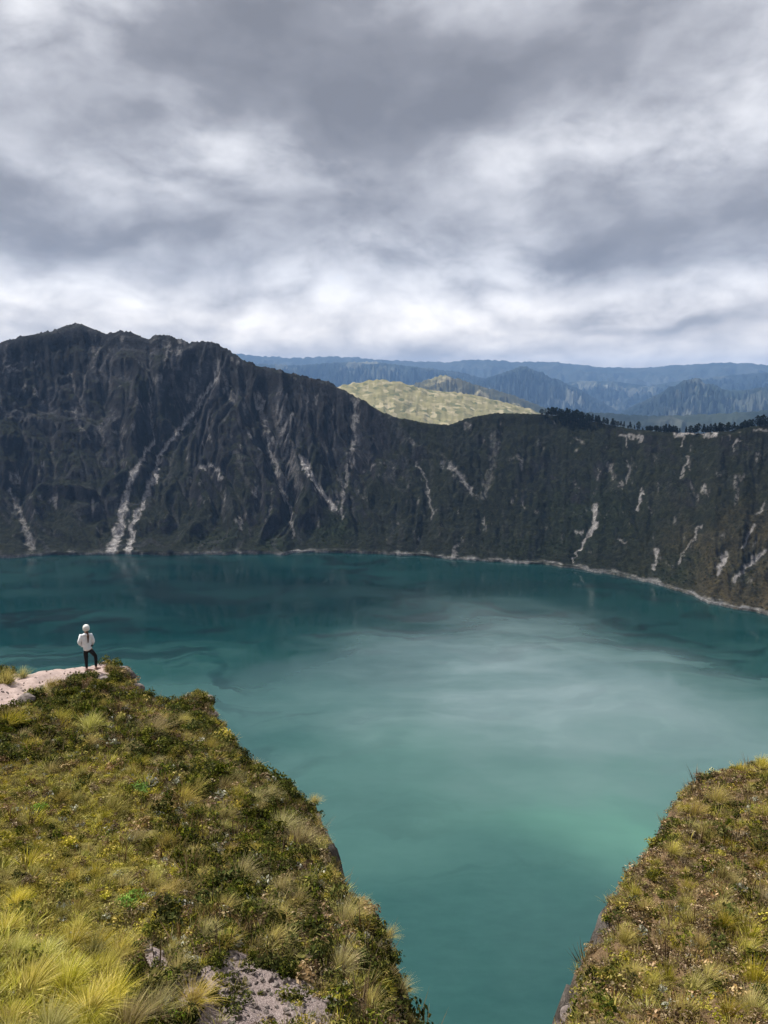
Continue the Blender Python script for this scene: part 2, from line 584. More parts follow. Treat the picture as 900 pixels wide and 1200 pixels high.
    P[:, :NU, 2] -= 6.5 * sunk * np.clip(U * 9, 0, 1) * (1 - rim_w)
    # steep bare spots
    dz_u = np.gradient(h, axis=1) / (W[:, None] / NU)
    dz_s = np.gradient(h, axis=0) / np.maximum(1.0, np.gradient(S, axis=0))
    steep = np.hypot(dz_u, dz_s)
    specks = smooth(0.52, 0.95, fbm(S / 26, T / 40, 4, 97)) * smooth(0.9, 1.5, steep) * 0.55
    scar = np.maximum(scar, specks)
    scar = np.maximum(scar, smooth(0.35, 0.9, cut) * 0.10)
    scree = smooth(0.05, 0.55, fbm(wx / 34, T / 150, 4, 103, 0.6)) * smooth(0.45, 0.8, U + 0.25 * fbm(S / 150, T / 100, 2, 104)) * (0.15 + 0.85 * left)
    scree = np.maximum(scree, 0.5 * smooth(0.25, 0.7, fbm(wx / 22, T / 120, 4, 105, 0.6)) * (0.35 + 0.65 * left))
    shore = smooth(9.0, 3.5, h - LAKE_Z + 3.5 * fbm(S / 30, T * 0, 3, 98)) * (0.55 + 0.9 * fbm(S / 70, T / 9, 3, 99) + 0.4 * fbm(S / 12, T / 5, 2, 96))
    shore = np.clip(shore, 0, 1)
    bare = np.clip(smooth(0.85, 1.6, steep) * (0.25 + 0.6 * left) + 0.36 * left * smooth(0.6, 0.95, U) - 0.26 * smooth(0.6, 0.2, U) + 0.5 * fbm(S / 120, T / 140, 3, 101), 0, 1)
    warm = smooth(700, 905, pu) * smooth(540, 690, pv) * np.clip(0.65 + 0.7 * fbm(S / 70, T / 70, 3, 107), 0, 1)
    green = np.zeros(pu.shape)
    for (gu, gv, sw, sh, st) in [(390, 622, 26, 18, 1), (322, 640, 24, 16, .8), (250, 632, 40, 12, .5), (690, 600, 60, 45, .5), (640, 640, 60, 16, .5), (790, 670, 60, 25, .6)]:
        green = np.maximum(green, st * np.exp(-((pu - gu) / sw) ** 2 - ((pv - gv) / sh) ** 2))
    pad = lambda A: np.concatenate([A, np.repeat(A[:, -1:] * 0, 9, axis=1)], 1)
    mt, nt, out = material("crater_slope")
    ps = nt.pos()
    n1 = nt.noise(ps, 0.010, 6, 0.6)
    n2 = nt.noise(ps, 0.075, 6, 0.65)
    n3 = nt.noise(nt.vmul(ps, (1, 1, 0.35)), 0.05, 5, 0.6)
    veg = nt.ramp(n2, [(0.25, (.003, .0045, .002)), (0.48, (.0090, .0120, .0048)), (0.62, (.019, .0235, .0090)), (0.8, (.042, .041, .017))])
    vg = nt.ramp(n2, [(0.3, (.007, .012, .004)), (0.6, (.018, .028, .009)), (0.8, (.034, .044, .015))])
    veg = nt.mix(nt.attr('green'), veg, vg)
    rock = nt.ramp(n3, [(0.25, (.004, .004, .005)), (0.5, (.011, .011, .0135)), (0.68, (.028, .027, .031)), (0.85, (.07, .068, .074))])
    base = nt.mix(nt.rng(nt.m('ADD', nt.attr('bare'), nt.m('SUBTRACT', n1, 0.5)), 0.25, 0.7), veg, rock)
    base = nt.mix(nt.m('MULTIPLY', nt.attr('scree'), 0.75), base, nt.ramp(n2, [(0.3, (.020, .020, .024)), (0.55, (.070, .069, .078)), (0.75, (.155, .15, .158))]))
    base = nt.mix(nt.attr('warm'), base, nt.ramp(n2, [(0.3, (.035, .030, .013)), (0.6, (.085, .066, .034)), (0.8, (.14, .115, .065))]))
    pale = nt.ramp(n2, [(0.3, (.13, .122, .122)), (0.55, (.40, .38, .372)), (0.75, (.58, .55, .53))])
    base = nt.mix(nt.attr('scar'), base, pale)
    beach = nt.ramp(n2, [(0.3, (.09, .09, .095)), (0.55, (.24, .235, .23)), (0.75, (.40, .39, .375))])
    base = nt.mix(nt.attr('shore'), base, beach)
    spk = nt.rng(nt.noise(ps, 0.22, 4, 0.7), 0.30, 0.72, 0.24, 0.98, False)
    vm = nt.n.new('ShaderNodeVectorMath')
    vm.operation = 'SCALE'
    nt.l.new(base, vm.inputs[0])
    nt.l.new(spk, vm.inputs['Scale'])
    principled(nt, out, vm.outputs[0], 0.95, 0.1, bump=nt.noise(ps, 0.16, 5, 0.7), bump_dist=6.0, bump_strength=0.9)
    o = grid_mesh('crater_slope', P, mt, {'scar': pad(scar), 'shore': pad(shore), 'bare': pad(bare), 'warm': pad(warm), 'scree': pad(scree), 'green': pad(green)})
    tag(o, 'dark gullied crater slopes with pale ash chutes ringing the lake', 'crater', kind='structure')

    # ---- the lake: fills the crater, its edge tucked under the slope
    edge = [(r_s[i] + 22) * np.array([math.sin(th[i]), math.cos(th[i])]) for i in range(0, len(th), 4)]
    edge += [np.array([720, 240]), np.array([470, 60]), np.array([100, 130]), np.array([-250, 110]), np.array([-560, 240])]
    edge = np.array(edge)
    cx, cy = 60.0, 900.0
    rings = [0.25, 0.5, 0.75, 1.0]
    vs = [(cx, cy, LAKE_Z)]
    for q in rings:
        vs += [(cx + (x - cx) * q, cy + (y - cy) * q, LAKE_Z) for x, y in edge]
    ne = len(edge)
    fs = [(0, 1 + (i + 1) % ne, 1 + i) for i in range(ne)]
    for k_ in range(3):
        a0, b0 = 1 + k_ * ne, 1 + (k_ + 1) * ne
        fs += [(a0 + i, a0 + (i + 1) % ne, b0 + (i + 1) % ne, b0 + i) for i in range(ne)]
    mt, nt, out = material("lake_water")
    ps = nt.pos()
    st = nt.vmul(ps, (1.0, 2.2, 1.0))
    wv = nt.n.new('ShaderNodeTexNoise')
    wv.inputs['Scale'].default_value = 0.004
    wv.inputs['Detail'].default_value = 4
    nt.l.new(ps, wv.inputs['Vector'])
    sw = nt.n.new('ShaderNodeVectorMath')
    sw.operation = 'MULTIPLY_ADD'
    nt.l.new(wv.outputs['Color'], sw.inputs[0])
    sw.inputs[1].default_value = (260, 160, 0)
    nt.l.new(st, sw.inputs[2])
    wind = nt.noise(sw.outputs[0], 0.0042, 6, 0.55)
    silt = nt.noise(sw.outputs[0], 0.0017, 5, 0.55)
    fine = nt.noise(st, 0.03, 4, 0.6)
    # sun and sky glow painted mid-lake, cloud shade painted dark under the far slopes
    sp = nt.n.new('ShaderNodeSeparateXYZ')
    nt.l.new(wob_pos(nt, ps, wv), sp.inputs[0])
    px_, py_ = sp.outputs[0], sp.outputs[1]

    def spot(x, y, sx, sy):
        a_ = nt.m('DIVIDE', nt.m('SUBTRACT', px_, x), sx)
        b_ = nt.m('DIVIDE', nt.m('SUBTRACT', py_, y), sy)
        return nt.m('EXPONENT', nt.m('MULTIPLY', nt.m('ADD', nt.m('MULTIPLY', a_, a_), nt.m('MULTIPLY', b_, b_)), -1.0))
    mid_glow = nt.m('ADD', spot(165, 1000, 190, 270), nt.m('MULTIPLY', spot(330, 830, 220, 130), 0.35))
    sunlit_green = nt.m('ADD', spot(225, 600, 120, 80), nt.m('MULTIPLY', spot(150, 680, 220, 110), 0.35))  # sunlit green patch, painted into the water colour
    clear = nt.m('SUBTRACT', nt.rng(py_, 780, 1450), nt.m('MULTIPLY', mid_glow, 0.35))  # darkens the far water colour to stand for cloud shade
    tone = nt.m('ADD', nt.m('MULTIPLY', nt.m('SUBTRACT', silt, 0.5), 0.55), nt.m('MULTIPLY', nt.m('SUBTRACT', wind, 0.5), 0.35))
    strk = nt.noise(nt.vmul(wob_pos(nt, ps, wv), (0.55, 1.7, 1.0)), 0.011, 6, 0.62)
    streak = nt.m('MULTIPLY', nt.rng(strk, 0.50, 0.60), nt.rng(wind, 0.40, 0.55))
    tone = nt.m('SUBTRACT', tone, nt.m('MULTIPLY', nt.m('MULTIPLY', streak, nt.rng(py_, 600, 1100, 0.35, 1.0)), 0.26))
    tone = nt.m('ADD', tone, nt.m('MULTIPLY', nt.m('SUBTRACT', nt.noise(st, 0.05, 5, 0.7), 0.5), 0.22))
    lvl = nt.m('ADD', nt.m('SUBTRACT', 0.60, nt.m('MULTIPLY', clear, 0.44)), tone, clamp=True)  # clear holds the cloud shade painted into the far water
    water = nt.ramp(lvl, [(0.0, (.0005, .010, .011)), (0.3, (.0025, .028, .028)), (0.6, (.018, .066, .061)), (0.9, (.034, .096, .084))])
    water = nt.mix(nt.m('MULTIPLY', mid_glow, nt.m('MULTIPLY', nt.rng(wind, 0.3, 0.65, 0.45, 0.85), nt.rng(strk, 0.36, 0.62, 1.04, 0.90)), clamp=True), water, (.150, .205, .215))
    water = nt.mix(nt.m('MULTIPLY', nt.m('MULTIPLY', sunlit_green, nt.rng(silt, 0.3, 0.65, 0.45, 0.8)), 1.0, clamp=True), water, (.076, .195, .148))
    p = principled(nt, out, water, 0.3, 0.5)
    p.inputs['IOR'].default_value = 1.333
    nt.put(p.inputs['Roughness'], nt.rng(nt.m('ADD', wind, nt.m('MULTIPLY', nt.m('SUBTRACT', fine, 0.5), 0.15)), 0.35, 0.65, 0.06, 0.24))
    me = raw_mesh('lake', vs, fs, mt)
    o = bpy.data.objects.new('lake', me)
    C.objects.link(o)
    tag(o, 'turquoise green crater lake with wind streaks', 'lake', kind='structure')
    return dict(th=th, r_s=r_s, r_r=r_r, z_r=z_r, W=W, P=P, NU=NU, te=te, scar=scar, shore=shore, green=green)


CR = build_crater()


# ================================================================== DISTANT LAND
def range_material(name, dark, light, fields, scale, patch=0.5):
    mt, nt, out = material(name)
    ps = nt.pos()
    n1 = nt.noise(ps, scale, 7, 0.62)
    col = nt.ramp(n1, [(0.3, dark), (0.55, tuple((a + b) / 2 for a, b in zip(dark, light))), (0.75, light)])
    if fields:
        vo = nt.n.new('ShaderNodeTexVoronoi')
        vo.inputs['Scale'].default_value = scale * 1.7
        nt.l.new(nt.vmul(ps, (1, 0.8, 1)), vo.inputs['Vector'])
        fc = nt.ramp(nt.noise(vo.outputs['Color'], 3.0, 0, 0.5), fields)
        msk = nt.rng(nt.noise(ps, scale * 0.5, 5, 0.6), 0.62 - 0.4 * patch, 0.72 - 0.4 * patch)
        col = nt.mix(msk, col, fc)
    principled(nt, out, col, 0.95, 0.05, bump=nt.noise(ps, scale * 6, 5, 0.65), bump_dist=0.03 / scale, bump_strength=0.5)
    return mt


FIELD = [(0.3, (.095, .10, .045)), (0.45, (.17, .155, .078)), (0.55, (.235, .205, .115)), (0.7, (.31, .27, .17))]
VALLEY_Z = -620.0


def mountain(name, label, crest, dist, depth, mat, rib=0.16, spacing=0.10, seed=1, n=520, m=70, base=VALLEY_Z, back=0.8, dist_tilt=0.0):
    ae = np.array([az_el(u, v) for u, v in crest])
    th = np.linspace(ae[0, 0], ae[-1, 0], n)
    te = np.interp(th, ae[:, 0], ae[:, 1])
    s = np.linspace(-1, back, m)
    TH, S = np.meshgrid(th, s, indexing='ij')
    D = dist * (1 + dist_tilt * (TH - th[0]) / (th[-1] - th[0]))
    zc = te[:, None] * D
    rise = zc - base
    lin = TH * dist / (dist * spacing)
    front = np.clip(1 - np.abs(S), 0, 1)
    k = front ** 1.25
    z = base - 20 + (rise + 20) * k
    env = np.clip(np.abs(S) * 4, 0, 1) * np.clip(front * 4, 0, 1)
    iso = S * depth / (dist * spacing)
    wv = lin + 0.6 * fbm(lin * 0.8, iso * 0.8, 3, seed)
    z = z + env * rise * rib * (ridged(wv, iso * 0.9 + 0.5 * fbm(lin * 1.3, iso * 1.3, 2, seed + 6), 4, seed + 3) - 1.0) + env * rise * 0.016 * fbm(lin * 6, iso * 6, 4, seed + 9)
    z = z + (1 - np.clip(np.abs(S) * 4, 0, 1)) * rise * 0.022 * fbm(lin * 7, iso * 7, 4, seed + 13)
    Rr = D + S * depth
    z = np.where(S < -0.03, np.minimum(z, te[:, None] * Rr - np.abs(S) * rise * 0.05), z)
    P = np.stack([Rr * np.sin(TH), Rr * np.cos(TH), z], -1)
    o = grid_mesh(name, P, mat)
    tag(o, label, name.split('_')[-1], kind='structure')
    return o


def build_distance():
    m_far = range_material('far_slope', (.020, .028, .026), (.060, .065, .055), None, 0.0009)
    m_mid = range_material('blue_slope', (.006, .013, .015), (.028, .034, .028), [(0.3, (.02, .03, .025)), (0.6, (.07, .075, .06)), (0.8, (.17, .17, .14))], 0.0012, 0.34)
    m_field = range_material('farmed_slope', (.028, .034, .020), (.10, .09, .055), FIELD, 0.0036, 0.22)
    m_sunny = range_material('straw_slope', (.15, .14, .065), (.27, .235, .125), FIELD, 0.0150, 0.5)
    m_ground = range_material('valley_floor', (.03, .04, .02), (.11, .11, .06), FIELD, 0.0025, 0.35)
    # valley sheet to the horizon
    th = np.linspace(0, 2 * np.pi, 181)
    rr = np.array([3000, 3600, 4500, 6000, 8000, 11000, 15000, 21000, 27000, 34500.0])
    T2, R2 = np.meshgrid(th, rr, indexing='ij')
    P = np.stack([R2 * np.sin(T2), R2 * np.cos(T2), VALLEY_Z + 25 * fbm(R2 * np.sin(T2) / 1500, R2 * np.cos(T2) / 1500, 3, 3)], -1)
    o = grid_mesh('ground', P, m_ground)
    tag(o, 'patchwork valley floor beyond the crater', 'ground', kind='structure')
    mountain('far_mountain', 'long hazy blue mountain range along the horizon under the clouds',
             [(-500, 412), (-200, 414), (0, 414), (200, 414), (280, 414), (300, 416), (340, 419), (390, 417), (430, 419), (480, 423), (520, 424), (560, 420), (600, 423),
              (650, 424), (700, 429), (745, 431), (790, 428), (850, 424), (900, 427), (1000, 424), (1200, 420), (1500, 424)], 27500, 6000, m_far, 0.22, 0.05, 5, 800, 70)
    mountain('blue_mountain', 'pale blue farmed mountain behind the sloping crater rim',
             [(120, 470), (200, 440), (260, 428), (300, 426), (350, 428), (400, 424), (440, 424), (490, 430), (540, 436), (600, 452), (680, 478), (740, 500)], 20500, 4200, m_mid, 0.36, 0.028, 15, 620, 80)
    mountain('pointed_mountain', 'pointed blue mountain with a sharp single summit',
             [(470, 500), (520, 464), (556, 446), (580, 440), (596, 434), (603, 431), (609, 428.5), (614, 429.5), (621, 430.5), (628, 435), (636, 436), (646, 443), (655, 444.5), (668, 452), (677, 454), (690, 463), (705, 470), (740, 492)], 18500, 3000, m_mid, 0.40, 0.024, 25, 480, 90)
    mountain('hazy_mountain', 'faint blue mountain filling the gap between the two darker peaks',
             [(600, 470), (640, 452), (680, 446), (720, 447), (760, 452), (800, 446), (850, 440), (900, 436), (1000, 430), (1150, 440)], 22500, 4300, m_mid, 0.36, 0.028, 35, 480, 80)
    mountain('dark_mountain', 'dark blue mountain with a rounded summit beyond the wooded rim',
             [(690, 505), (725, 484), (745, 474), (762, 466), (776, 459), (784, 453), (793, 451), (802, 445), (811, 442.5), (819, 443), (827, 449), (838, 450), (848, 456), (870, 457), (900, 452), (960, 440), (1050, 450), (1200, 470)], 15000, 2900, m_mid, 0.40, 0.024, 45, 560, 90)
    mountain('brown_hill', 'brownish patchwork hill above the sunny straw fields',
             [(440, 470), (470, 455), (495, 446), (508, 442), (515, 439.5), (523, 439), (531, 442), (540, 444), (556, 450), (580, 456), (610, 466), (640, 478), (680, 492)], 10500, 1700, m_field, 0.16, 0.03, 55, 380, 60)
    mountain('straw_hill', 'sunny straw coloured hill with small fields behind the crater rim',
             [(300, 500), (350, 470), (385, 455), (405, 449), (425, 446), (445, 444), (462, 445), (480, 450), (500, 455), (520, 457), (548, 461), (575, 466), (600, 472), (626, 480), (645, 488), (690, 505)], 6400, 2400, m_sunny, 0.035, 0.075, 65, 460, 70)
    mountain('low_hill', 'low blue green patchwork hill beyond the grove of trees',
             [(600, 498), (640, 488), (680, 482), (720, 484), (760, 487), (800, 486), (850, 484), (900, 480), (1000, 476), (1100, 480)], 8200, 1300, m_mid, 0.14, 0.04, 75, 360, 50)


build_distance()



# ================================================================== THE NEAR HEADLANDS
LEFT_EDGE = [(30, 785), (60, 781), (100, 777), (123, 776), (140, 779), (152, 790), (166, 802), (176, 812), (190, 816), (206, 818), (222, 808), (236, 804),
             (244, 818), (251, 832), (262, 848), (274, 862), (286, 874), (300, 889), (318, 906), (334, 914), (350, 919), (362, 930), (368, 946), (378, 964),
             (390, 985), (399, 1003), (412, 1018), (423, 1032), (427, 1050), (442, 1062), (450, 1088), (460, 1108), (463, 1136), (468, 1152), (478, 1162), (483, 1202)]
RIGHT_EDGE = [(630, 1202), (642, 1196), (655, 1188), (662, 1160), (668, 1130), (676, 1102), (685, 1084), (689, 1060), (701, 1050), (715, 1043), (726, 1028),
              (737, 1003), (752, 984), (766, 973), (776, 956), (786, 934), (800, 914), (816, 903), (832, 896), (850, 890), (880, 887), (905, 880)]


def left_plane(x, y):
    return -6.6 - 0.2 * x - 0.2 * y


def right_plane(x, y):
    return -7.4 + 0.12 * x - 0.2 * y


def on_plane(u, v, side):
    d = ray(u, v)
    if side == 'left':
        k = -6.6 / (d[2] + 0.2 * d[0] + 0.2 * d[1])
    else:
        k = -7.4 / (d[2] - 0.12 * d[0] + 0.2 * d[1])
    return d[0] * k, d[1] * k


STAND = on_plane(103, 787, 'left')
EDGE = [(-60, 30), (-30, 27), (-19, 25.6)]
EDGE += [on_plane(u, v, 'left') for u, v in LEFT_EDGE]
EDGE += [(0.55, 8.6), (1.0, 7.4), (1.5, 8.0)]
EDGE += [on_plane(u, v, 'right') for u, v in RIGHT_EDGE]
EDGE += [(14.5, 22.6), (20, 25), (34, 27), (60, 30)]
HULL = EDGE + [(60, -60), (-60, -60)]

PATH_PX = [(-60, 812), (-60, 850), (0, 838), (18, 830), (34, 819), (48, 806), (62, 803), (76, 799), (90, 794), (104, 792), (114, 799), (124, 797), (130, 788), (122, 776), (112, 772), (60, 772), (30, 780), (12, 796)]
BARE_PX = [(164, 1122), (182, 1104), (200, 1127), (232, 1137), (252, 1120), (285, 1114), (300, 1136), (340, 1150), (378, 1163), (392, 1180), (396, 1215), (236, 1215), (214, 1168), (190, 1152)]


def zone(P):
    """how the photographed slope is overgrown at world points P: masks from their place in the picture"""
    u, v = project(P)
    j = 9 * fbm(P[..., 0] * 1.3, P[..., 1] * 1.3, 3, 301)
    u2, v2 = u + j, v + 9 * fbm(P[..., 0] * 1.3, P[..., 1] * 1.3, 3, 302)
    left = P[..., 0] < 1.1
    path = inside(u2 * 1.0, v2 * 1.0, PATH_PX) & left
    bare = inside(u2, v2, BARE_PX) & left
    longg = smooth(-10, 45, v2 - (1055 + 0.80 * u2)) * left
    mat_ = smooth(-40, 40, (205 - 0.0 * v2) - u2 - np.abs(v2 - 1010) * 0.45) * smooth(870, 930, v2) * left
    return u, v, path, bare, longg, mat_, left


def ground_z(x, y):
    """height of the near slope, cliff included"""
    x = np.asarray(x, float)
    y = np.asarray(y, float)
    b = smooth(0.2, 2.0, x)
    zp = left_plane(np.maximum(x, -26) + 0.35 * np.minimum(0, x + 26), y) * (1 - b) + right_plane(x, y) * b
    # the slope the camera stands on
    hill = -1.62 - 0.86 * np.maximum(y - 0.4, 0) + 0.15 * np.minimum(y + 3, 0) * -1.0 * (y < -3)
    k = 1.6
    zz = np.log(np.exp(np.clip((zp + 20) * k, -60, 60)) + np.exp(np.clip((hill + 20) * k, -60, 60))) / k - 20
    bump = 0.20 * fbm(x / 2.3, y / 2.3, 3, 201) + 0.09 * fbm(x / 0.6, y / 0.6, 3, 202)
    bump = bump + 0.25 * fbm(x / 6.0, y / 6.0, 2, 203)
    ledge = np.exp(-(((x - STAND[0]) / 3.2) ** 2 + ((y - STAND[1]) / 1.6) ** 2))
    bump = bump * (1 - 0.85 * ledge)
    dist, _ = poly_dist(x, y, EDGE)
    ins = inside(x, y, HULL)
    sd = np.where(ins, dist, -dist)
    wob = 0.34 * fbm(x / 1.5, y / 1.5, 3, 204) + 0.13 * fbm(x / 0.35, y / 0.35, 2, 205)
    s2 = sd + wob + np.where(x < 1.1, 0.14, -0.02)
    zz = zz + bump * smooth(-0.2, 0.9, s2)
    zz = zz - 0.55 * smooth(0.75, -0.1, s2)
    o = np.maximum(-s2, 0)
    crag = 0.5 * fbm(x / 1.4, y / 1.4, 3, 206)
    drop = np.where(o < 4, o * (3.6 + crag) , 14.4 + (o - 4) * 1.55 + crag * 4)
    zz = zz - drop
    return zz, s2


def build_headland():
    mt, nt, out = material('headland_ground')
    ps = nt.pos()
    n_s = nt.noise(ps, 26.0, 5, 0.65)
    n_m = nt.noise(ps, 5.0, 5, 0.6)
    n_l = nt.noise(ps, 1.1, 4, 0.55)
    n_g = nt.noise(ps, 70.0, 3, 0.6)
    soil = nt.ramp(n_s, [(0.25, (.022, .017, .011)), (0.5, (.075, .056, .034)), (0.72, (.16, .125, .08)), (0.9, (.30, .25, .17))])
    soil = nt.mix(nt.rng(n_m, 0.42, 0.66), soil, nt.ramp(n_s, [(0.3, (.035, .040, .010)), (0.55, (.10, .098, .024)), (0.8, (.20, .18, .06))]))
    mat_c = nt.ramp(n_s, [(0.25, (.075, .070, .014)), (0.5, (.185, .160, .036)), (0.75, (.30, .25, .075))])
    soil = nt.mix(nt.m('MULTIPLY', nt.attr('mat'), nt.rng(n_l, 0.25, 0.6, 0.45, 1.0)), soil, mat_c)
    dry = nt.ramp(n_s, [(0.25, (.060, .036, .020)), (0.5, (.165, .105, .058)), (0.78, (.29, .21, .125))])
    soil = nt.mix(nt.m('MULTIPLY', nt.attr('dry'), nt.rng(n_m, 0.3, 0.55, 0.4, 0.95)), soil, dry)
    grit = nt.ramp(nt.m('ADD', nt.m('MULTIPLY', n_g, 0.5), nt.m('MULTIPLY', n_s, 0.5)), [(0.28, (.06, .045, .042)), (0.45, (.19, .148, .138)), (0.55, (.31, .252, .235)), (0.75, (.46, .385, .36))])
    soil = nt.mix(nt.rng(nt.m('ADD', nt.attr('bare'), nt.m('MULTIPLY', nt.m('SUBTRACT', n_m, 0.5), 1.0)), 0.35, 0.6), soil, grit)
    smooth_path = nt.ramp(nt.m('ADD', nt.m('MULTIPLY', n_s, 0.4), nt.m('MULTIPLY', n_m, 0.6)), [(0.25, (.24, .175, .155)), (0.5, (.42, .325, .295)), (0.8, (.54, .44, .41))])
    soil = nt.mix(nt.rng(nt.m('ADD', nt.attr('path'), nt.m('MULTIPLY', nt.m('SUBTRACT', n_m, 0.5), 0.5)), 0.35, 0.6), soil, smooth_path)
    rock = nt.ramp(nt.noise(nt.vmul(ps, (1, 1, 0.5)), 3.5, 7, 0.65), [(0.25, (.035, .030, .027)), (0.5, (.12, .103, .09)), (0.72, (.27, .24, .215)), (0.9, (.42, .38, .35))])
    soil = nt.mix(nt.attr('cliff'), soil, rock)
    hgt = nt.m('ADD', nt.m('MULTIPLY', n_s, 0.6), nt.m('MULTIPLY', n_g, 0.4))
    craggy = nt.m('MULTIPLY', nt.noise(nt.vmul(ps, (1, 1, 0.7)), 4.0, 7, 0.7, 0.6), nt.m('MULTIPLY', nt.attr('cliff'), 6.0))
    principled(nt, out, soil, 0.95, 0.1, bump=nt.m('ADD', hgt, craggy), bump_dist=0.06, bump_strength=0.95)

    def attrs(P, s2):
        u, v, path, bare, longg, mat_, left = zone(P)
        cliff = smooth(0.10, -0.15, s2 - 0.45 * np.maximum(0, fbm(P[..., 0] / 1.1, P[..., 1] / 1.1, 3, 305) + 0.1))
        return {'path': path * 1.0, 'bare': bare * 1.0, 'mat': np.clip(mat_ + longg, 0, 1), 'dry': (~left) * 1.0, 'cliff': cliff}
    # fine sheet
    xs = np.arange(-17.5, 17.0, 0.075)
    ys = np.arange(5.2, 30.5, 0.085)
    X, Y = np.meshgrid(xs, ys, indexing='ij')
    Z, s2 = ground_z(X, Y)
    P = np.stack([X, Y, Z], -1)
    o = grid_mesh('headland', P, mt, attrs(P, s2))
    tag(o, 'overgrown headlands with a deep notch between them above the lake', 'headland', kind='structure')
    # the rest of the slope, down to the lake and behind the viewer
    gx = np.concatenate([np.linspace(-900, -60, 40), np.linspace(-56, -18, 40), np.linspace(-17, 17, 70), np.linspace(18, 56, 40), np.linspace(60, 900, 40)])
    gy = np.concatenate([np.linspace(-260, -20, 16), np.linspace(-16, 5, 30), np.linspace(5.5, 30, 60), np.linspace(30.6, 60, 40), np.linspace(62, 330, 50)])
    X, Y = np.meshgrid(gx, gy, indexing='ij')
    Z, s2 = ground_z(X, Y)
    edge_in = np.minimum(np.minimum(X + 17.3, 16.8 - X), np.minimum(Y - 5.4, 30.2 - Y))
    Z = Z - 0.9 * smooth(-0.05, 0.8, edge_in) - np.where(edge_in > 0.8, 0.8, 0) * smooth(0.6, -1.5, s2) * 2
    Z = np.maximum(Z, LAKE_Z - 8)
    P = np.stack([X, Y, Z], -1)
    o = grid_mesh('rim_slope', P, mt, attrs(P, s2))
    tag(o, 'steep crater slope under and behind the viewpoint', 'slope', kind='structure')


build_headland()


# ------------------------------------------------------------------ plants
def plant_material(name, base, tip, rand=0.35, trans=0.35, alt=None):
    """leaf or blade: colour runs from base to tip; single plants and single blades differ"""
    mt, nt, out = material(name)
    t = nt.attr('along')
    r = nt.attr('blade')
    ob = nt.n.new('ShaderNodeObjectInfo').outputs['Random']
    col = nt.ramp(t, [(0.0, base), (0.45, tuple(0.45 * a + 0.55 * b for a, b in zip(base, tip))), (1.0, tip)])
    if alt:
        col = nt.mix(nt.m('MULTIPLY', nt.rng(r, 0.55, 0.8), 0.8), col, alt)
    hsv = nt.n.new('ShaderNodeHueSaturation')
    nt.l.new(col, hsv.inputs['Color'])
    nt.put(hsv.inputs['Hue'], nt.m('ADD', 0.485, nt.m('MULTIPLY', ob, 0.03)))
    nt.put(hsv.inputs['Saturation'], nt.rng(nt.m('FRACT', nt.m('MULTIPLY', ob, 7.3)), 0, 1, 0.8, 1.1, False))
    v1 = nt.rng(nt.m('FRACT', nt.m('MULTIPLY', ob, 3.7)), 0, 1, 1 - rand, 1 + rand, False)
    v2 = nt.rng(r, 0, 1, 0.7, 1.25, False)
    nt.put(hsv.inputs['Value'], nt.m('MULTIPLY', v1, v2))
    df = nt.n.new('ShaderNodeBsdfDiffuse')
    tr = nt.n.new('ShaderNodeBsdfTranslucent')
    nt.l.new(hsv.outputs[0], df.inputs['Color'])
    nt.l.new(hsv.outputs[0], tr.inputs['Color'])
    mx = nt.n.new('ShaderNodeMixShader')
    mx.inputs[0].default_value = trans
    nt.l.new(df.outputs[0], mx.inputs[1])
    nt.l.new(tr.outputs[0], mx.inputs[2])
    nt.l.new(mx.outputs[0], out.inputs['Surface'])
    return mt


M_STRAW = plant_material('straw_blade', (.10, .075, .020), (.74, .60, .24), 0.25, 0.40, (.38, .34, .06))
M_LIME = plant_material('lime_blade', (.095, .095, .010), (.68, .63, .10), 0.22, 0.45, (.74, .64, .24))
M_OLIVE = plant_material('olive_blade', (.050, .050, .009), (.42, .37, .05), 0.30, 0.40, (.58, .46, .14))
M_SHORT = plant_material('short_straw_blade', (.070, .052, .015), (.52, .42, .15), 0.35, 0.38, (.30, .26, .05))
M_HERB = plant_material('short_olive_blade', (.040, .040, .006), (.33, .30, .036), 0.35, 0.38, (.44, .36, .10))
M_DARK = plant_material('dark_leaf', (.008, .013, .003), (.066, .082, .014), 0.5, 0.3, (.16, .15, .032))
M_MOSS = plant_material('moss_leaf', (.040, .040, .005), (.34, .31, .04), 0.4, 0.3, (.46, .37, .10))
M_BROWN = plant_material('brown_leaf', (.030, .019, .009), (.21, .135, .06), 0.45, 0.2, (.36, .27, .16))
M_GREY = plant_material('grey_leaf', (.05, .055, .035), (.30, .31, .22), 0.3, 0.25, (.42, .41, .34))
M_GREEN = plant_material('green_leaf', (.030, .070, .005), (.190, .400, .022), 0.2, 0.4, (.28, .46, .04))


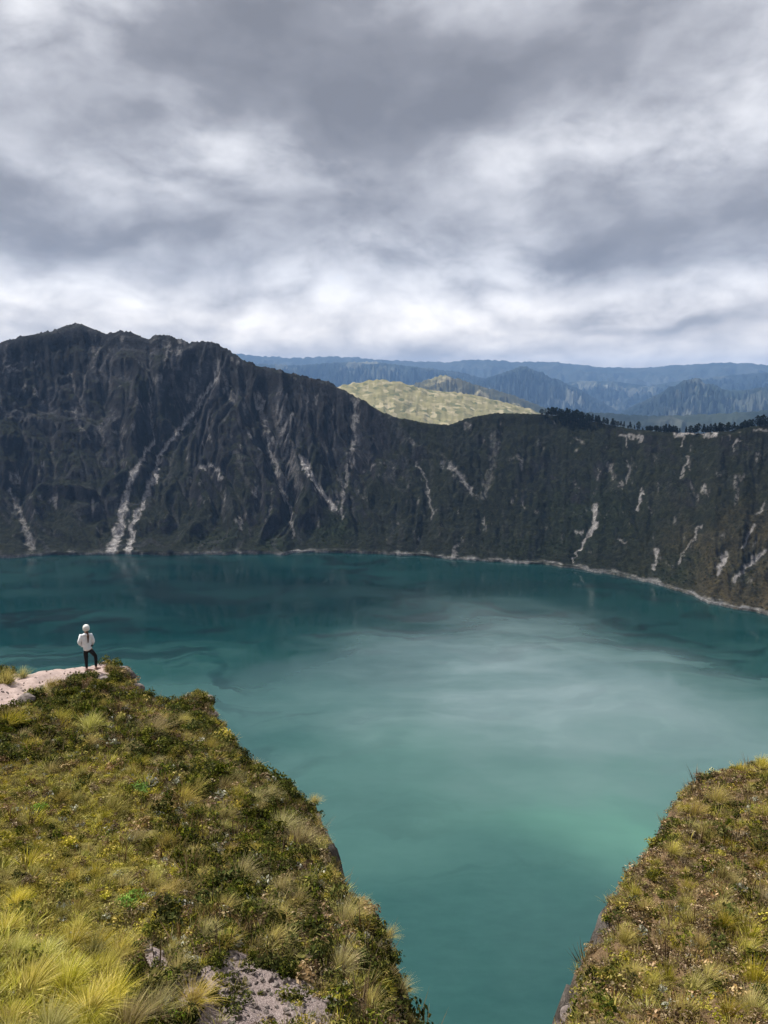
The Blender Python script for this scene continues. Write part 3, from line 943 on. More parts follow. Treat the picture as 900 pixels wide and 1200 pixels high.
def blades(seed, n, length, spread, width, lean=(0, 0), base_r=0.06, droop=0.6, seg=3):
    """a tuft of tapering arching blades"""
    rg = np.random.default_rng(seed)
    V, Fc, A, B = [], [], [], []
    for i in range(n):
        az = rg.uniform(0, 2 * math.pi)
        q = rg.uniform(0, 1) ** 0.7
        L = length * rg.uniform(0.55, 1.1)
        out_ = spread * q
        dx, dy = math.cos(az), math.sin(az)
        bx, by = base_r * q * dx, base_r * q * dy
        ang = out_ + rg.normal(0, 0.08)
        p = np.array([bx, by, -0.02])
        pts = [p.copy()]
        for k in range(seg):
            a = ang + droop * q * (k / seg) ** 1.3 * 1.2
            step = np.array([dx * math.sin(a), dy * math.sin(a), math.cos(a)]) * L / seg
            step[0] += lean[0] * L / seg * (k + 0.6) / seg
            step[1] += lean[1] * L / seg * (k + 0.6) / seg
            p = p + step
            pts.append(p.copy())
        tw = rg.uniform(0, math.pi)
        side = np.array([math.cos(tw), math.sin(tw), 0]) * width * rg.uniform(0.7, 1.3)
        r = rg.uniform(0, 1)
        b0 = len(V)
        for k, pt in enumerate(pts):
            w = (1 - k / seg) ** 0.7
            if k == seg:
                V.append(pt)
                A.append(1.0)
                B.append(r)
            else:
                V += [pt - side * w * 0.5, pt + side * w * 0.5]
                A += [k / seg] * 2
                B += [r] * 2
        for k in range(seg - 1):
            a_ = b0 + 2 * k
            Fc.append((a_, a_ + 1, a_ + 3, a_ + 2))
        Fc.append((b0 + 2 * seg - 2, b0 + 2 * seg - 1, b0 + 2 * seg))
    return V, Fc, A, B


def leaves(seed, n, rad, height, leaf, twigs=0):
    """a cushion of small leaves on short stems"""
    rg = np.random.default_rng(seed)
    V, Fc, A, B = [], [], [], []
    lob = [(rg.uniform(-.6, .6) * rad, rg.uniform(-.6, .6) * rad, rg.uniform(.5, 1.0)) for _ in range(5)]
    for i in range(n):
        lx, ly, lh = lob[rg.integers(0, 5)]
        a, q = rg.uniform(0, 2 * math.pi), rg.uniform(0, 1) ** 0.5
        x, y = lx + math.cos(a) * q * rad * 0.55, ly + math.sin(a) * q * rad * 0.55
        z = height * lh * math.sqrt(max(0, 1 - q * q)) * rg.uniform(0.35, 1.05)
        c = np.array([x, y, z])
        nrm = np.array([x / rad + rg.normal(0, .5), y / rad + rg.normal(0, .5), 0.7 + rg.normal(0, .4)])
        nrm /= np.linalg.norm(nrm) + 1e-6
        t = np.cross(nrm, rg.normal(0, 1, 3))
        t /= np.linalg.norm(t) + 1e-6
        s = np.cross(nrm, t)
        l = leaf * rg.uniform(0.6, 1.4)
        r = rg.uniform(0, 1)
        b0 = len(V)
        V += [c - t * l * 0.5, c + s * l * 0.28 + nrm * l * .08, c + t * l * 0.6, c - s * l * 0.28 + nrm * l * .08]
        al = min(1.0, 0.15 + 0.85 * z / max(1e-3, height))
        A += [al] * 4
        B += [r] * 4
        Fc.append((b0, b0 + 1, b0 + 2, b0 + 3))
    return V, Fc, A, B


def plant_mesh(name, data, mat):
    V, Fc, A, B = data
    return raw_mesh(name, V, Fc, mat, {'along': A, 'blade': B})


TUFTS = {}
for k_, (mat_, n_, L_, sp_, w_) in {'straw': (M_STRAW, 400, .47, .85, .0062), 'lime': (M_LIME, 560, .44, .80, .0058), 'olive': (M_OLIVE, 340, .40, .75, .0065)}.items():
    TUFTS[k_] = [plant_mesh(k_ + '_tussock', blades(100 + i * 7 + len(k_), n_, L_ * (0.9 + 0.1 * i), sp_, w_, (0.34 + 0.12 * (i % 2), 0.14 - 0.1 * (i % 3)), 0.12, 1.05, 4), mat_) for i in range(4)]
COVER = []          # ground cover pieces: (mesh, kind)
for i in range(3):
    COVER.append((plant_mesh('short_straw', blades(300 + i, 46, .17, 1.15, .010, (.2, .1), .10, .5, 2), M_SHORT), 'straw'))
for i in range(3):
    COVER.append((plant_mesh('short_olive', blades(310 + i, 50, .15, 1.15, .010, (.1, .1), .10, .5, 2), M_HERB), 'olive'))
for i in range(3):
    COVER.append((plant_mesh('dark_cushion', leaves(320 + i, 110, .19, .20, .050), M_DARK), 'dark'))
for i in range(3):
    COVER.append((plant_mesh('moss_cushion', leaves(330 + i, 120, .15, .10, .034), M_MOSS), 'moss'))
for i in range(2):
    COVER.append((plant_mesh('brown_cushion', leaves(340 + i, 100, .16, .12, .040), M_BROWN), 'brown'))
for i in range(2):
    COVER.append((plant_mesh('grey_cushion', leaves(350 + i, 60, .10, .14, .036), M_GREY), 'grey'))
for i in range(2):
    COVER.append((plant_mesh('lime_turf', blades(360 + i, 60, .22, 1.0, .011, (.2, .1), .12, .5, 2), M_LIME), 'lime'))
for i in range(2):
    COVER.append((plant_mesh('dead_stalks', blades(370 + i, 16, .34, .55, .012, (.1, .05), .10, .15, 2), M_BROWN), 'stalk'))
KIND_IDX = {}
for i, (_, k_) in enumerate(COVER):
    KIND_IDX.setdefault(k_, []).append(i)


def scatter_nodes(name, coll):
    ng = bpy.data.node_groups.new(name, 'GeometryNodeTree')
    ng.interface.new_socket('Geometry', in_out='INPUT', socket_type='NodeSocketGeometry')
    ng.interface.new_socket('Geometry', in_out='OUTPUT', socket_type='NodeSocketGeometry')
    gi, go = ng.nodes.new('NodeGroupInput'), ng.nodes.new('NodeGroupOutput')
    ci = ng.nodes.new('GeometryNodeCollectionInfo')
    ci.inputs['Collection'].default_value = coll
    ci.inputs['Separate Children'].default_value = True
    ci.inputs['Reset Children'].default_value = True
    ip = ng.nodes.new('GeometryNodeInstanceOnPoints')
    ip.inputs['Pick Instance'].default_value = True

    def named(nm, dt):
        nd = ng.nodes.new('GeometryNodeInputNamedAttribute')
        nd.data_type = dt
        nd.inputs['Name'].default_value = nm
        return nd.outputs['Attribute']
    L = ng.links.new
    L(gi.outputs[0], ip.inputs['Points'])
    L(ci.outputs[0], ip.inputs['Instance'])
    L(named('which', 'INT'), ip.inputs['Instance Index'])
    L(named('turn', 'FLOAT_VECTOR'), ip.inputs['Rotation'])
    L(named('size', 'FLOAT'), ip.inputs['Scale'])
    L(ip.outputs[0], go.inputs[0])
    return ng


def scatter(name, label, cat, pts, which, turn, size, meshes):
    coll = bpy.data.collections.new(name + '_pieces')
    for i, me in enumerate(meshes):
        coll.objects.link(bpy.data.objects.new('%03d_' % i + me.name, me))
    me = bpy.data.meshes.new(name)
    me.vertices.add(len(pts))
    me.vertices.foreach_set('co', np.asarray(pts, np.float32).reshape(-1))
    a = me.attributes.new('which', 'INT', 'POINT')
    a.data.foreach_set('value', np.asarray(which, np.int32))
    a = me.attributes.new('size', 'FLOAT', 'POINT')
    a.data.foreach_set('value', np.asarray(size, np.float32))
    a = me.attributes.new('turn', 'FLOAT_VECTOR', 'POINT')
    a.data.foreach_set('vector', np.asarray(turn, np.float32).reshape(-1))
    o = bpy.data.objects.new(name, me)
    C.objects.link(o)
    md = o.modifiers.new('scatter', 'NODES')
    md.node_group = scatter_nodes(name, coll)
    tag(o, label, cat, kind='stuff')
    return o


def slope_points(n, seed):
    rg = np.random.default_rng(seed)
    x = rg.uniform(-17, 16.6, n)
    y = rg.uniform(6.0, 29.5, n)
    z, s2 = ground_z(x, y)
    P = np.stack([x, y, z], -1)
    u, v = project(P)
    keep = (u > -110) & (u < 1010) & (v < 1300) & (s2 > -0.16)
    return P[keep], s2[keep]


def build_cover():
    P, s2 = slope_points(95000, 5)
    u, v, path, bare, longg, mat_, left = zone(P)
    rg = np.random.default_rng(6)
    n = len(P)
    kinds = list(KIND_IDX)
    # weights per kind
    clump = fbm(P[:, 0] / 1.7, P[:, 1] / 1.7, 4, 401)
    clump2 = fbm(P[:, 0] / 0.8, P[:, 1] / 0.8, 3, 402)
    shrub = left & (longg < 0.3) & (mat_ < 0.4)
    W = np.zeros((n, len(kinds)))
    w = lambda k, val: W.__setitem__((slice(None), kinds.index(k)), val)
    w('straw', np.where(left, 0.16 + 0.25 * smooth(.1, .5, clump2), 0.42))
    w('olive', np.where(left, 0.25 + 0.3 * mat_, 0.36))
    w('dark', np.where(shrub, 0.25 + 1.5 * smooth(-.1, .4, clump), np.where(left, 0.06, 0.12 + 0.4 * smooth(.2, .6, clump))))
    w('moss', np.where(left, 0.30 + 0.9 * mat_, 0.35))
    w('brown', np.where(left, 0.20 + 0.3 * smooth(.1, .5, clump2), 0.95))
    w('grey', np.where(shrub, 0.16, 0.07))
    w('stalk', np.where(longg > .3, 0.02, np.where(mat_ > .4, 0.05, 0.14)))
    w('lime', np.clip(longg * 2.4, 0, 3) + mat_ * 0.12 + np.where(left, 0.03, 0.06))
    W /= W.sum(1, keepdims=True)
    cum = W.cumsum(1)
    pick = (rg.uniform(0, 1, n)[:, None] > cum).sum(1).clip(0, len(kinds) - 1)
    keep = (~path) & (rg.uniform(0, 1, n) < np.where(bare, 0.12, 1.0))
    keep &= (s2 - 0.45 * np.maximum(0, fbm(P[:, 0] / 1.1, P[:, 1] / 1.1, 3, 305) + 0.1) > -0.02) | (rg.uniform(0, 1, n) < .12)
    keep &= rg.uniform(0, 1, n) < np.where(left, 1.0, np.clip(0.85 + 0.4 * clump2, 0.5, 1))
    P, pick, u = P[keep], pick[keep], u[keep]
    which = np.array([KIND_IDX[kinds[k]][rg.integers(0, len(KIND_IDX[kinds[k]]))] for k in pick])
    size = np.clip(np.exp(rg.normal(-0.32, 0.38, len(P))), 0.35, 1.75) * np.where(mat_[keep] > .4, 0.85, 1.0)
    turn = np.stack([rg.normal(0, .12, len(P)), rg.normal(0, .12, len(P)), rg.uniform(-0.5, 0.5, len(P)) + np.where(rg.uniform(0, 1, len(P)) < .5, 0, 1) * rg.uniform(-3, 3, len(P))], -1)
    scatter('ground_cover', 'low mixed ground cover of moss, dry herbs and short grass on the headlands', 'ground cover', P, which, turn, size, [m for m, _ in COVER])


build_cover()

# single tussocks one can pick out in the photograph: (u, v of the foot, width in pixels, colour)
TUSSOCK_PX = [
    (36, 1160, 62, 'lime'), (12, 1200, 60, 'lime'), (8, 1090, 50, 'lime'), (86, 1108, 52, 'lime'), (120, 1142, 50, 'lime'), (104, 1185, 70, 'lime'),
    (150, 1122, 46, 'straw'), (60, 1210, 70, 'lime'), (150, 1205, 66, 'straw'), (5, 1030, 30, 'olive'), (42, 1000, 36, 'olive'), (228, 1175, 46, 'straw'), (240, 1100, 36, 'straw'),
    (178, 1040, 34, 'straw'), (142, 1040, 40, 'olive'), (112, 1025, 34, 'olive'), (70, 1022, 30, 'olive'), (140, 1120, 40, 'lime'), (92, 1090, 44, 'lime'), (52, 1120, 48, 'lime'),
    (208, 1140, 40, 'straw'), (190, 1050, 30, 'straw'), (132, 950, 46, 'olive'), (105, 855, 42, 'lime'), (70, 845, 30, 'olive'), (178, 860, 40, 'straw'), (214, 940, 40, 'straw'),
    (10, 850, 40, 'olive'), (210, 850, 34, 'olive'), (275, 855, 26, 'straw'), (246, 880, 30, 'straw'), (183, 895, 24, 'straw'), (262, 960, 40, 'straw'), (330, 975, 44, 'straw'),
    (350, 990, 46, 'straw'), (282, 1030, 44, 'straw'), (330, 1045, 36, 'straw'), (385, 1030, 44, 'straw'), (402, 1085, 50, 'straw'), (400, 1135, 50, 'straw'), (452, 1100, 34, 'straw'),
    (468, 1165, 34, 'straw'), (295, 1000, 30, 'olive'), (270, 1000, 26, 'olive'), (160, 900, 30, 'olive'), (60, 905, 30, 'olive'), (30, 880, 36, 'olive'), (6, 800, 40, 'olive'),
    (26, 790, 26, 'olive'), (105, 803, 16, 'olive'), (60, 805, 22, 'olive'), (320, 1105, 40, 'straw'), (240, 1095, 30, 'straw'), (195, 990, 30, 'olive'), (225, 1010, 34, 'straw'),
    (160, 985, 30, 'straw'), (300, 940, 36, 'straw'), (180, 812, 24, 'olive'), (230, 820, 24, 'olive'), (345, 945, 30, 'olive'), (375, 990, 28, 'straw'), (416, 1050, 36, 'straw'),
    (20, 1060, 40, 'lime'), (172, 1165, 44, 'straw'), (80, 1160, 60, 'lime'), (130, 1175, 60, 'lime'), (20, 1120, 50, 'lime'), (70, 1075, 36, 'olive'), (180, 1190, 50, 'straw'),
    (756, 1070, 34, 'straw'), (752, 1000, 34, 'olive'), (788, 1000, 28, 'straw'), (832, 985, 34, 'olive'), (850, 995, 30, 'olive'), (870, 972, 34, 'olive'), (884, 980, 26, 'olive'),
    (840, 940, 34, 'straw'), (810, 922, 28, 'olive'), (893, 900, 30, 'lime'), (865, 905, 26, 'olive'), (804, 1085, 40, 'olive'), (732, 1105, 34, 'olive'), (694, 1145, 36, 'olive'),
    (890, 1020, 30, 'olive'), (745, 1050, 34, 'olive'), (806, 1045, 30, 'olive'), (783, 1150, 40, 'olive'), (885, 1155, 60, 'olive'), (880, 1100, 36, 'olive'), (845, 1050, 30, 'straw'),
    (765, 1030, 30, 'olive'), (820, 1110, 34, 'straw'), (850, 1085, 30, 'olive'), (812, 1165, 40, 'olive'), (752, 1175, 36, 'olive'), (895, 1060, 34, 'straw'), (725, 1065, 26, 'olive'),
    (777, 1095, 30, 'straw'), (855, 1190, 44, 'olive'), (800, 1195, 40, 'straw'), (885, 1190, 50, 'olive'), (700, 1190, 36, 'olive'), (780, 970, 26, 'olive'), (815, 955, 26, 'straw'), (880, 930, 30, 'olive')]
TONE = {'lime': 'yellow green', 'straw': 'pale straw', 'olive': 'olive'}


def tussock_label(P, width_m, kind):
    """what one can say of a tussock: size, colour and what it stands beside"""
    Q = np.array([P])
    u, v, path, bare, longg, mat_, left = [float(a[0]) for a in zone(Q)]
    _, s2 = ground_z(Q[:, 0], Q[:, 1])
    size = 'large' if width_m > 0.56 else ('small' if width_m < 0.36 else 'middling')
    host = 'the headland with the person' if left else 'the brown headland across the notch'
    db, _ = poly_dist(np.array([u]), np.array([v]), BARE_PX + BARE_PX[:1])
    dp, _ = poly_dist(np.array([u]), np.array([v]), PATH_PX + PATH_PX[:1])
    if s2[0] < 0.7:
        where = 'on the cliff edge of ' + host
    elif left and db[0] < 34:
        where = 'beside the bare pinkish gravel patch'
    elif left and dp[0] < 26:
        where = 'beside the pale path under the person'
    elif longg > 0.4:
        where = 'in the thick of the long grass'
    elif mat_ > 0.4:
        where = 'on the mossy yellow turf'
    elif left:
        where = 'among dark shrubs on ' + host
    else:
        where = 'on ' + host
    return '%s %s grass tussock %s' % (size, TONE[kind], where), '%s %s tussocks %s' % (size, TONE[kind], where)


def ground_at(u, v, side):
    """march a pixel's ray to the near slope"""
    d = ray(u, v)
    k = np.linspace(6, 45, 1600)
    Q = d[None, :] * k[:, None]
    z, s2 = ground_z(Q[:, 0], Q[:, 1])
    hit = np.nonzero((Q[:, 2] <= z) & (s2 > -0.1))[0]
    if len(hit) == 0:
        x, y = on_plane(u, v, side)
        return np.array([x, y, float(ground_z(np.array([x]), np.array([y]))[0][0])])
    i = hit[0]
    return np.array([Q[i, 0], Q[i, 1], z[i]])


def put_tussock(P, width_m, kind, seed):
    rg = random.Random(seed)
    o = bpy.data.objects.new('grass_tussock', TUFTS[kind][rg.randrange(4)])
    C.objects.link(o)
    o.location = P
    if float(ground_z(np.array([P[0]]), np.array([P[1]]))[1][0]) < 0.55:
        width_m = min(width_m, 0.42)
    s = width_m / 0.78
    o.scale = (s * rg.uniform(.9, 1.1), s * rg.uniform(.9, 1.1), s * rg.uniform(.85, 1.1))
    o.rotation_euler = (rg.uniform(-.12, .12), rg.uniform(-.12, .12), rg.uniform(-.7, .7))
    lb, gr = tussock_label(P, width_m, kind)
    tag(o, lb, 'grass tussock', gr)


def build_tussocks():
    rg = random.Random(3)
    n = 0
    for (u, v, w, kind) in TUSSOCK_PX:
        P = ground_at(u, v, 'left' if u < 560 else 'right')
        D = P[1] * CP - P[2] * SP
        put_tussock(P, min(1.0, max(0.28, w * D / FPX * 1.05)), kind, n)
        n += 1
    # more of the same between them
    P, s2 = slope_points(1500, 77)
    u, v, path, bare, longg, mat_, left = zone(P)
    cnt = 0
    for i in range(len(P)):
        if path[i] or bare[i] or cnt >= 190 or s2[i] < 0.0 or not (-30 < u[i] < 930 and v[i] < 1240):
            continue
        if longg[i] > 0.4:
            kind = 'lime' if rg.random() < .8 else 'straw'
            if rg.random() < .25:
                continue
        elif mat_[i] > 0.4:
            if rg.random() < .75:
                continue
            kind = 'olive'
        else:
            if rg.random() < .45:
                continue
            kind = 'straw' if rg.random() < .5 else 'olive'
        put_tussock(P[i], rg.uniform(.28, .62), kind, 1000 + i)
        cnt += 1


build_tussocks()


# ------------------------------------------------------------------ shrubs and rocks on the headlands
SHRUBS = [  # (u, v, width px, material, label)
    (152, 1060, 40, 'green', 'bright green leafy cushion in the middle of the tussock slope'),
    (44, 950, 20, 'green', 'small fresh green herb clump on the mossy yellow turf'),
    (205, 1196, 34, 'green', 'fresh green leafy clump at the foot of a straw tussock by the gravel'),
    (197, 1150, 24, 'green', 'green leafy cushion at the tip of the bare gravel patch'),
    (305, 1072, 18, 'green', 'tiny bright green rosette among dark shrubs above the gravel'),
    (272, 1047, 14, 'green', 'tiny bluish green rosette between two straw tussocks'),
    (263, 866, 28, 'lime', 'lime green herb clump on the cliff edge past the second rock corner'),
    (166, 926, 28, 'green', 'deep green herb clump among olive tussocks below the person'),
    (790, 945, 17, 'green', 'small bright green plant on the cliff edge of the brown headland'),
    (846, 897, 30, 'lime', 'light green low plant on the highest cliff edge of the brown headland'),
    (884, 1146, 40, 'moss', 'rounded olive cushion shrub on the brown headland'),
    (268, 1092, 44, 'dark', 'dark green shrub above the bare gravel patch'),
    (360, 1060, 40, 'dark', 'dark shrub beside straw tussocks on the cliff slope'),
    (300, 990, 34, 'dark', 'dark leafy shrub between straw tussocks mid slope'),
    (430, 1140, 38, 'dark', 'dark shrub hanging at the cliff edge near the notch'),
    (200, 1080, 34, 'dark', 'dark green shrub beside the bright green cushion'),
    (770, 1030, 26, 'dark', 'dark green herb clump among olive tussocks across the notch'),
    (80, 868, 30, 'dark', 'grey green shrub below the pale path'),
    (232, 930, 34, 'dark', 'dark brownish shrub on the upper headland slope'),
    (128, 788, 22, 'moss', 'olive cushion plant on the rock beside the person')]
SHRUB_MAT = {'green': M_GREEN, 'lime': M_LIME, 'moss': M_MOSS, 'dark': M_DARK}


def build_shrubs():
    for i, (u, v, w, kind, label) in enumerate(SHRUBS):
        P = ground_at(u, v, 'left' if u < 560 else 'right')
        D = P[1] * CP - P[2] * SP
        wd = w * D / FPX
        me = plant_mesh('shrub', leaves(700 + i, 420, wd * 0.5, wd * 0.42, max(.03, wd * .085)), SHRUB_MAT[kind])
        o = bpy.data.objects.new('shrub', me)
        C.objects.link(o)
        o.location = P
        tag(o, label, 'shrub')


build_shrubs()


def rock_material():
    mt, nt, out = material('grey_rock')
    ps = nt.pos()
    n = nt.noise(ps, 9.0, 6, 0.65)
    col = nt.ramp(n, [(0.25, (.05, .040, .036)), (0.5, (.16, .132, .12)), (0.7, (.28, .24, .22)), (0.9, (.40, .35, .325))])
    principled(nt, out, col, 0.9, 0.2, bump=nt.noise(ps, 30, 5, 0.6), bump_dist=0.03)
    return mt


ROCKS = [(148, 790, 22, 'grey lichen rock on the corner behind the person'), (160, 801, 18, 'pale grey rock stepping down from the corner beside the person'),
         (172, 811, 15, 'low grey rock at the dip of the cliff edge'), (139, 781, 14, 'small grey rock close to the olive cushion plant'),
         (244, 822, 16, 'grey rock capping the second corner of the cliff edge'), (250, 838, 13, 'small rock under the second corner of the cliff'),
         (312, 903, 18, 'flat grey rock on the cliff edge below the lime herb'), (328, 912, 17, 'pale flat rock at the step in the cliff edge'),
         (670, 1128, 22, 'pale rock on the steep cliff edge of the brown headland'), (664, 1168, 24, 'large pale rock low on the notch side of the brown headland'),
         (692, 1066, 16, 'dark grey rock on the corner of the brown headland'), (745, 992, 13, 'small grey rock on the cliff edge of the brown headland'),
         (120, 797, 14, 'small pink grey rock by the feet of the person'), (30, 822, 20, 'dark lichen rock beside the pale path')]


def build_rocks():
    mt = rock_material()
    for i, (u, v, w, label) in enumerate(ROCKS):
        P = ground_at(u, v, 'left' if u < 560 else 'right')
        D = P[1] * CP - P[2] * SP
        rad = w * D / FPX * 0.55
        bm = bmesh.new()
        bmesh.ops.create_icosphere(bm, subdivisions=3, radius=1.0)
        rg = np.random.default_rng(50 + i)
        planes = [(rg.normal(0, 1, 3), rg.uniform(.55, .95)) for _ in range(14)]
        planes = [(n / np.linalg.norm(n), d) for n, d in planes]
        for vv in bm.verts:
            p = np.array(vv.co)
            for nrm, dd in planes:
                ex = p @ nrm - dd
                if ex > 0:
                    p = p - nrm * ex * 0.92
            vv.co = p * np.array([1.15, 0.9, 0.62]) * rad
        me = bpy.data.meshes.new('rock')
        bm.to_mesh(me)
        bm.free()
        me.materials.append(mt)
        o = bpy.data.objects.new('rock', me)
        C.objects.link(o)
        o.location = (P[0], P[1], P[2] + rad * 0.12)
        o.rotation_euler = (0.15 * (i % 3 - 1), 0.2, i * 1.3)
        tag(o, label, 'rock', 'rocks along the cliff edges')
    # loose gravel on the bare patch and the path
    rg = np.random.default_rng(9)
    P, s2 = slope_points(110000, 91)
    u, v, path, bare, *_ = zone(P)
    keep = (bare & (rg.uniform(0, 1, len(P)) < .9)) | (path & (rg.uniform(0, 1, len(P)) < .10))
    P = P[keep]
    ms = []
    for k in range(4):
        bm = bmesh.new()
        bmesh.ops.create_icosphere(bm, subdivisions=1, radius=0.03)
        r2 = random.Random(k)
        for vv in bm.verts:
            vv.co = Vector((vv.co.x * 1.2, vv.co.y * .9, vv.co.z * .6)) * r2.uniform(.6, 1.25)
        me = bpy.data.meshes.new('pebble')
        bm.to_mesh(me)
        bm.free()
        me.materials.append(mt)
        ms.append(me)
    n = len(P)
    scatter('gravel', 'loose pinkish gravel on the bare patches of the headland', 'gravel', P, rg.integers(0, 4, n), rg.uniform(0, 6, (n, 3)), rg.uniform(.35, 1.5, n) ** 1.7, ms)


build_rocks()


# ------------------------------------------------------------------ trees on the far rim and shrubs on the crater slope
def build_rim_trees():
    m_crown = plant_material('conifer_needles', (.003, .005, .003), (.010, .015, .007), 0.35, 0.15)
    mt, nt, out = material('conifer_bark')
    principled(nt, out, nt.ramp(nt.noise(nt.pos(), 2.0, 3), [(0.3, (.02, .016, .012)), (0.7, (.05, .04, .03))]), 0.9, 0.1)
    protos = []
    for k in range(5):
        rg = np.random.default_rng(900 + k)
        V, Fc, A, B = [], [], [], []
        layers = 9
        slim = (0.20, 0.26, 0.31, 0.36, 0.24)[k]
        for i in range(240):
            q = rg.uniform(0, 1)
            lay = math.floor(q * layers) / layers
            frac = q * layers % 1
            rad = slim * (1 - lay * 0.85) * (1.05 - 0.45 * frac) * rg.uniform(0.3, 1.0) * (0.75 + 0.5 * rg.uniform())
            if k in (2, 3):
                rad = slim * math.sqrt(max(0.02, 1 - (2 * q - 0.9) ** 2)) * rg.uniform(0.25, 1.0)
            a = rg.uniform(0, 2 * math.pi)
            c = np.array([math.cos(a) * rad, math.sin(a) * rad, 0.22 + 0.78 * q])
            t = np.array([math.cos(a), math.sin(a), -0.35 + rg.normal(0, .3)])
            t /= np.linalg.norm(t)
            sd = np.cross(t, np.array([0, 0, 1.0]) + rg.normal(0, .5, 3))
            sd /= np.linalg.norm(sd) + 1e-6
            l = 0.085 * rg.uniform(.6, 1.3)
            b0 = len(V)
            V += [c - t * l, c + sd * l * .5, c + t * l, c - sd * l * .5]
            A += [q] * 4
            B += [rg.uniform()] * 4
            Fc.append((b0, b0 + 1, b0 + 2, b0 + 3))
        crown = plant_mesh('crown', (V, Fc, A, B), m_crown)
        n = 7
        TV = []
        for zz, rr in ((-0.06, .030), (0.25, .022), (0.6, .012), (0.97, .003)):
            TV += [(math.cos(2 * math.pi * j / n) * rr, math.sin(2 * math.pi * j / n) * rr, zz) for j in range(n)]
        TF = [(r_ * n + j, r_ * n + (j + 1) % n, (r_ + 1) * n + (j + 1) % n, (r_ + 1) * n + j) for r_ in range(3) for j in range(n)]
        protos.append((raw_mesh('trunk', TV, TF, mt), crown))
    th, r_r, z_r = CR['th'], CR['r_r'], CR['z_r']
    P, NU = CR['P'], CR['NU']

    def stand(u, off):
        a, _ = az_el(u, 495)
        i = int(np.argmin(np.abs(th - a)))
        if off <= 0:                       # on the crater side of the rim
            j = max(0, NU - 1 + int(off / (CR['W'][i] / NU)))
            return P[i, j]
        r = r_r[i] + off
        return np.array([r * math.sin(th[i]), r * math.cos(th[i]), np.interp(off, [0, 14, 40, 80, 140], [P[i, NU - 1 + k][2] for k in range(5)])])
    rg = random.Random(21)
    spots = []
    for _ in range(95):                    # grove on the knoll
        u = rg.triangular(630, 735, 668)
        spots.append((u, rg.uniform(-22, 30) if u < 700 else rg.uniform(-16, 14), rg.uniform(13, 25) * (1.0 - 0.35 * max(0, (u - 690) / 45)), 'dark tree in the grove on the rounded knoll of the rim', 'grove on the knoll of the crater rim'))
    for u, h_ in ((739, 17), (743.5, 12), (748, 20)):
        spots.append((u, 4, h_, 'lone dark tree in the gap between the two rim groves', 'lone trees between the groves'))
    for _ in range(95):                    # belt above the pale cliffs
        u = rg.uniform(757, 905)
        spots.append((u, rg.uniform(-3, 34), rg.uniform(11, 21) * (0.75 + 0.35 * min(1, (u - 755) / 60)), 'dark tree in the belt along the rim above the pale cliffs', 'tree belt above the pale cliffs'))
    for _ in range(20):
        u = rg.uniform(905, 990)
        spots.append((u, rg.uniform(-3, 30), rg.uniform(12, 22), 'dark tree in the belt along the rim above the pale cliffs', 'tree belt above the pale cliffs'))
    for _ in range(12):
        u = rg.uniform(726, 760)
        spots.append((u, rg.uniform(-6, 8), rg.uniform(5, 8), 'low dark tree at the foot of the lone rim trees', 'low trees between the groves'))
    for (u, off, h_, label, group) in spots:
        p = stand(u, off)
        e = bpy.data.objects.new('rim_tree', None)
        C.objects.link(e)
        e.location = p
        e.rotation_euler = (0, 0, rg.uniform(0, 6.28))
        w = rg.uniform(0.85, 1.3)
        e.scale = (h_ * w, h_ * w, h_)
        tr, cr = protos[rg.randrange(5)]
        for nm, me in (('trunk', tr), ('crown', cr)):
            c = bpy.data.objects.new(nm, me)
            C.objects.link(c)
            c.parent = e
        tag(e, label, 'tree', group)
    # scrub on the crater slope
    m_scrub = plant_material('scrub_leaf', (.006, .009, .004), (.026, .032, .012), 0.5, 0.15, (.045, .045, .02))
    m_scrub2 = plant_material('green_scrub_leaf', (.006, .012, .003), (.024, .036, .010), 0.4, 0.15)
    ms = [plant_mesh('scrub_clump', leaves(950 + k, 40, .5, .55, .30), m_scrub if k < 3 else m_scrub2) for k in range(5)]
    g = np.random.default_rng(31)
    n = 16000
    i = g.integers(60, len(th) - 60, n)
    j = g.integers(4, NU - 3, n)
    pp = P[i, j] + np.stack([g.normal(0, 1.2, n), g.normal(0, 1.2, n), np.zeros(n)], -1)
    dens = fbm(pp[:, 0] / 90, pp[:, 2] / 60, 3, 55) + CR['green'][i, j] * 1.4 - 0.6 * (j / NU)
    keep = (CR['scar'][i, j] < 0.15) & (CR['shore'][i, j] < 0.3) & (g.uniform(-0.75, 0.6, n) < dens)
    i, j, pp = i[keep], j[keep], pp[keep]
    n = len(pp)
    gr = CR['green'][i, j] > g.uniform(0.1, 0.9, n)
    scatter('scrub', 'sparse dark scrub dotted over the crater slopes', 'scrub', pp, np.where(gr, g.integers(3, 5, n), g.integers(0, 3, n)),
            np.stack([np.zeros(n), np.zeros(n), g.uniform(0, 6, n)], -1), g.uniform(1.6, 5.0, n) * np.where(gr, 1.4, 1.0), ms)


build_rim_trees()


# ------------------------------------------------------------------ the person on the ledge
def cloth(name, c0, c1, rough=0.8, scale=14):
    mt, nt, out = material(name)
    tc = nt.n.new('ShaderNodeTexCoord').outputs['Object']
    principled(nt, out, nt.ramp(nt.noise(tc, scale, 4), [(0.3, c0), (0.7, c1)]), rough, 0.2, bump=nt.noise(tc, scale, 3), bump_dist=0.03, bump_strength=0.6)
    return mt


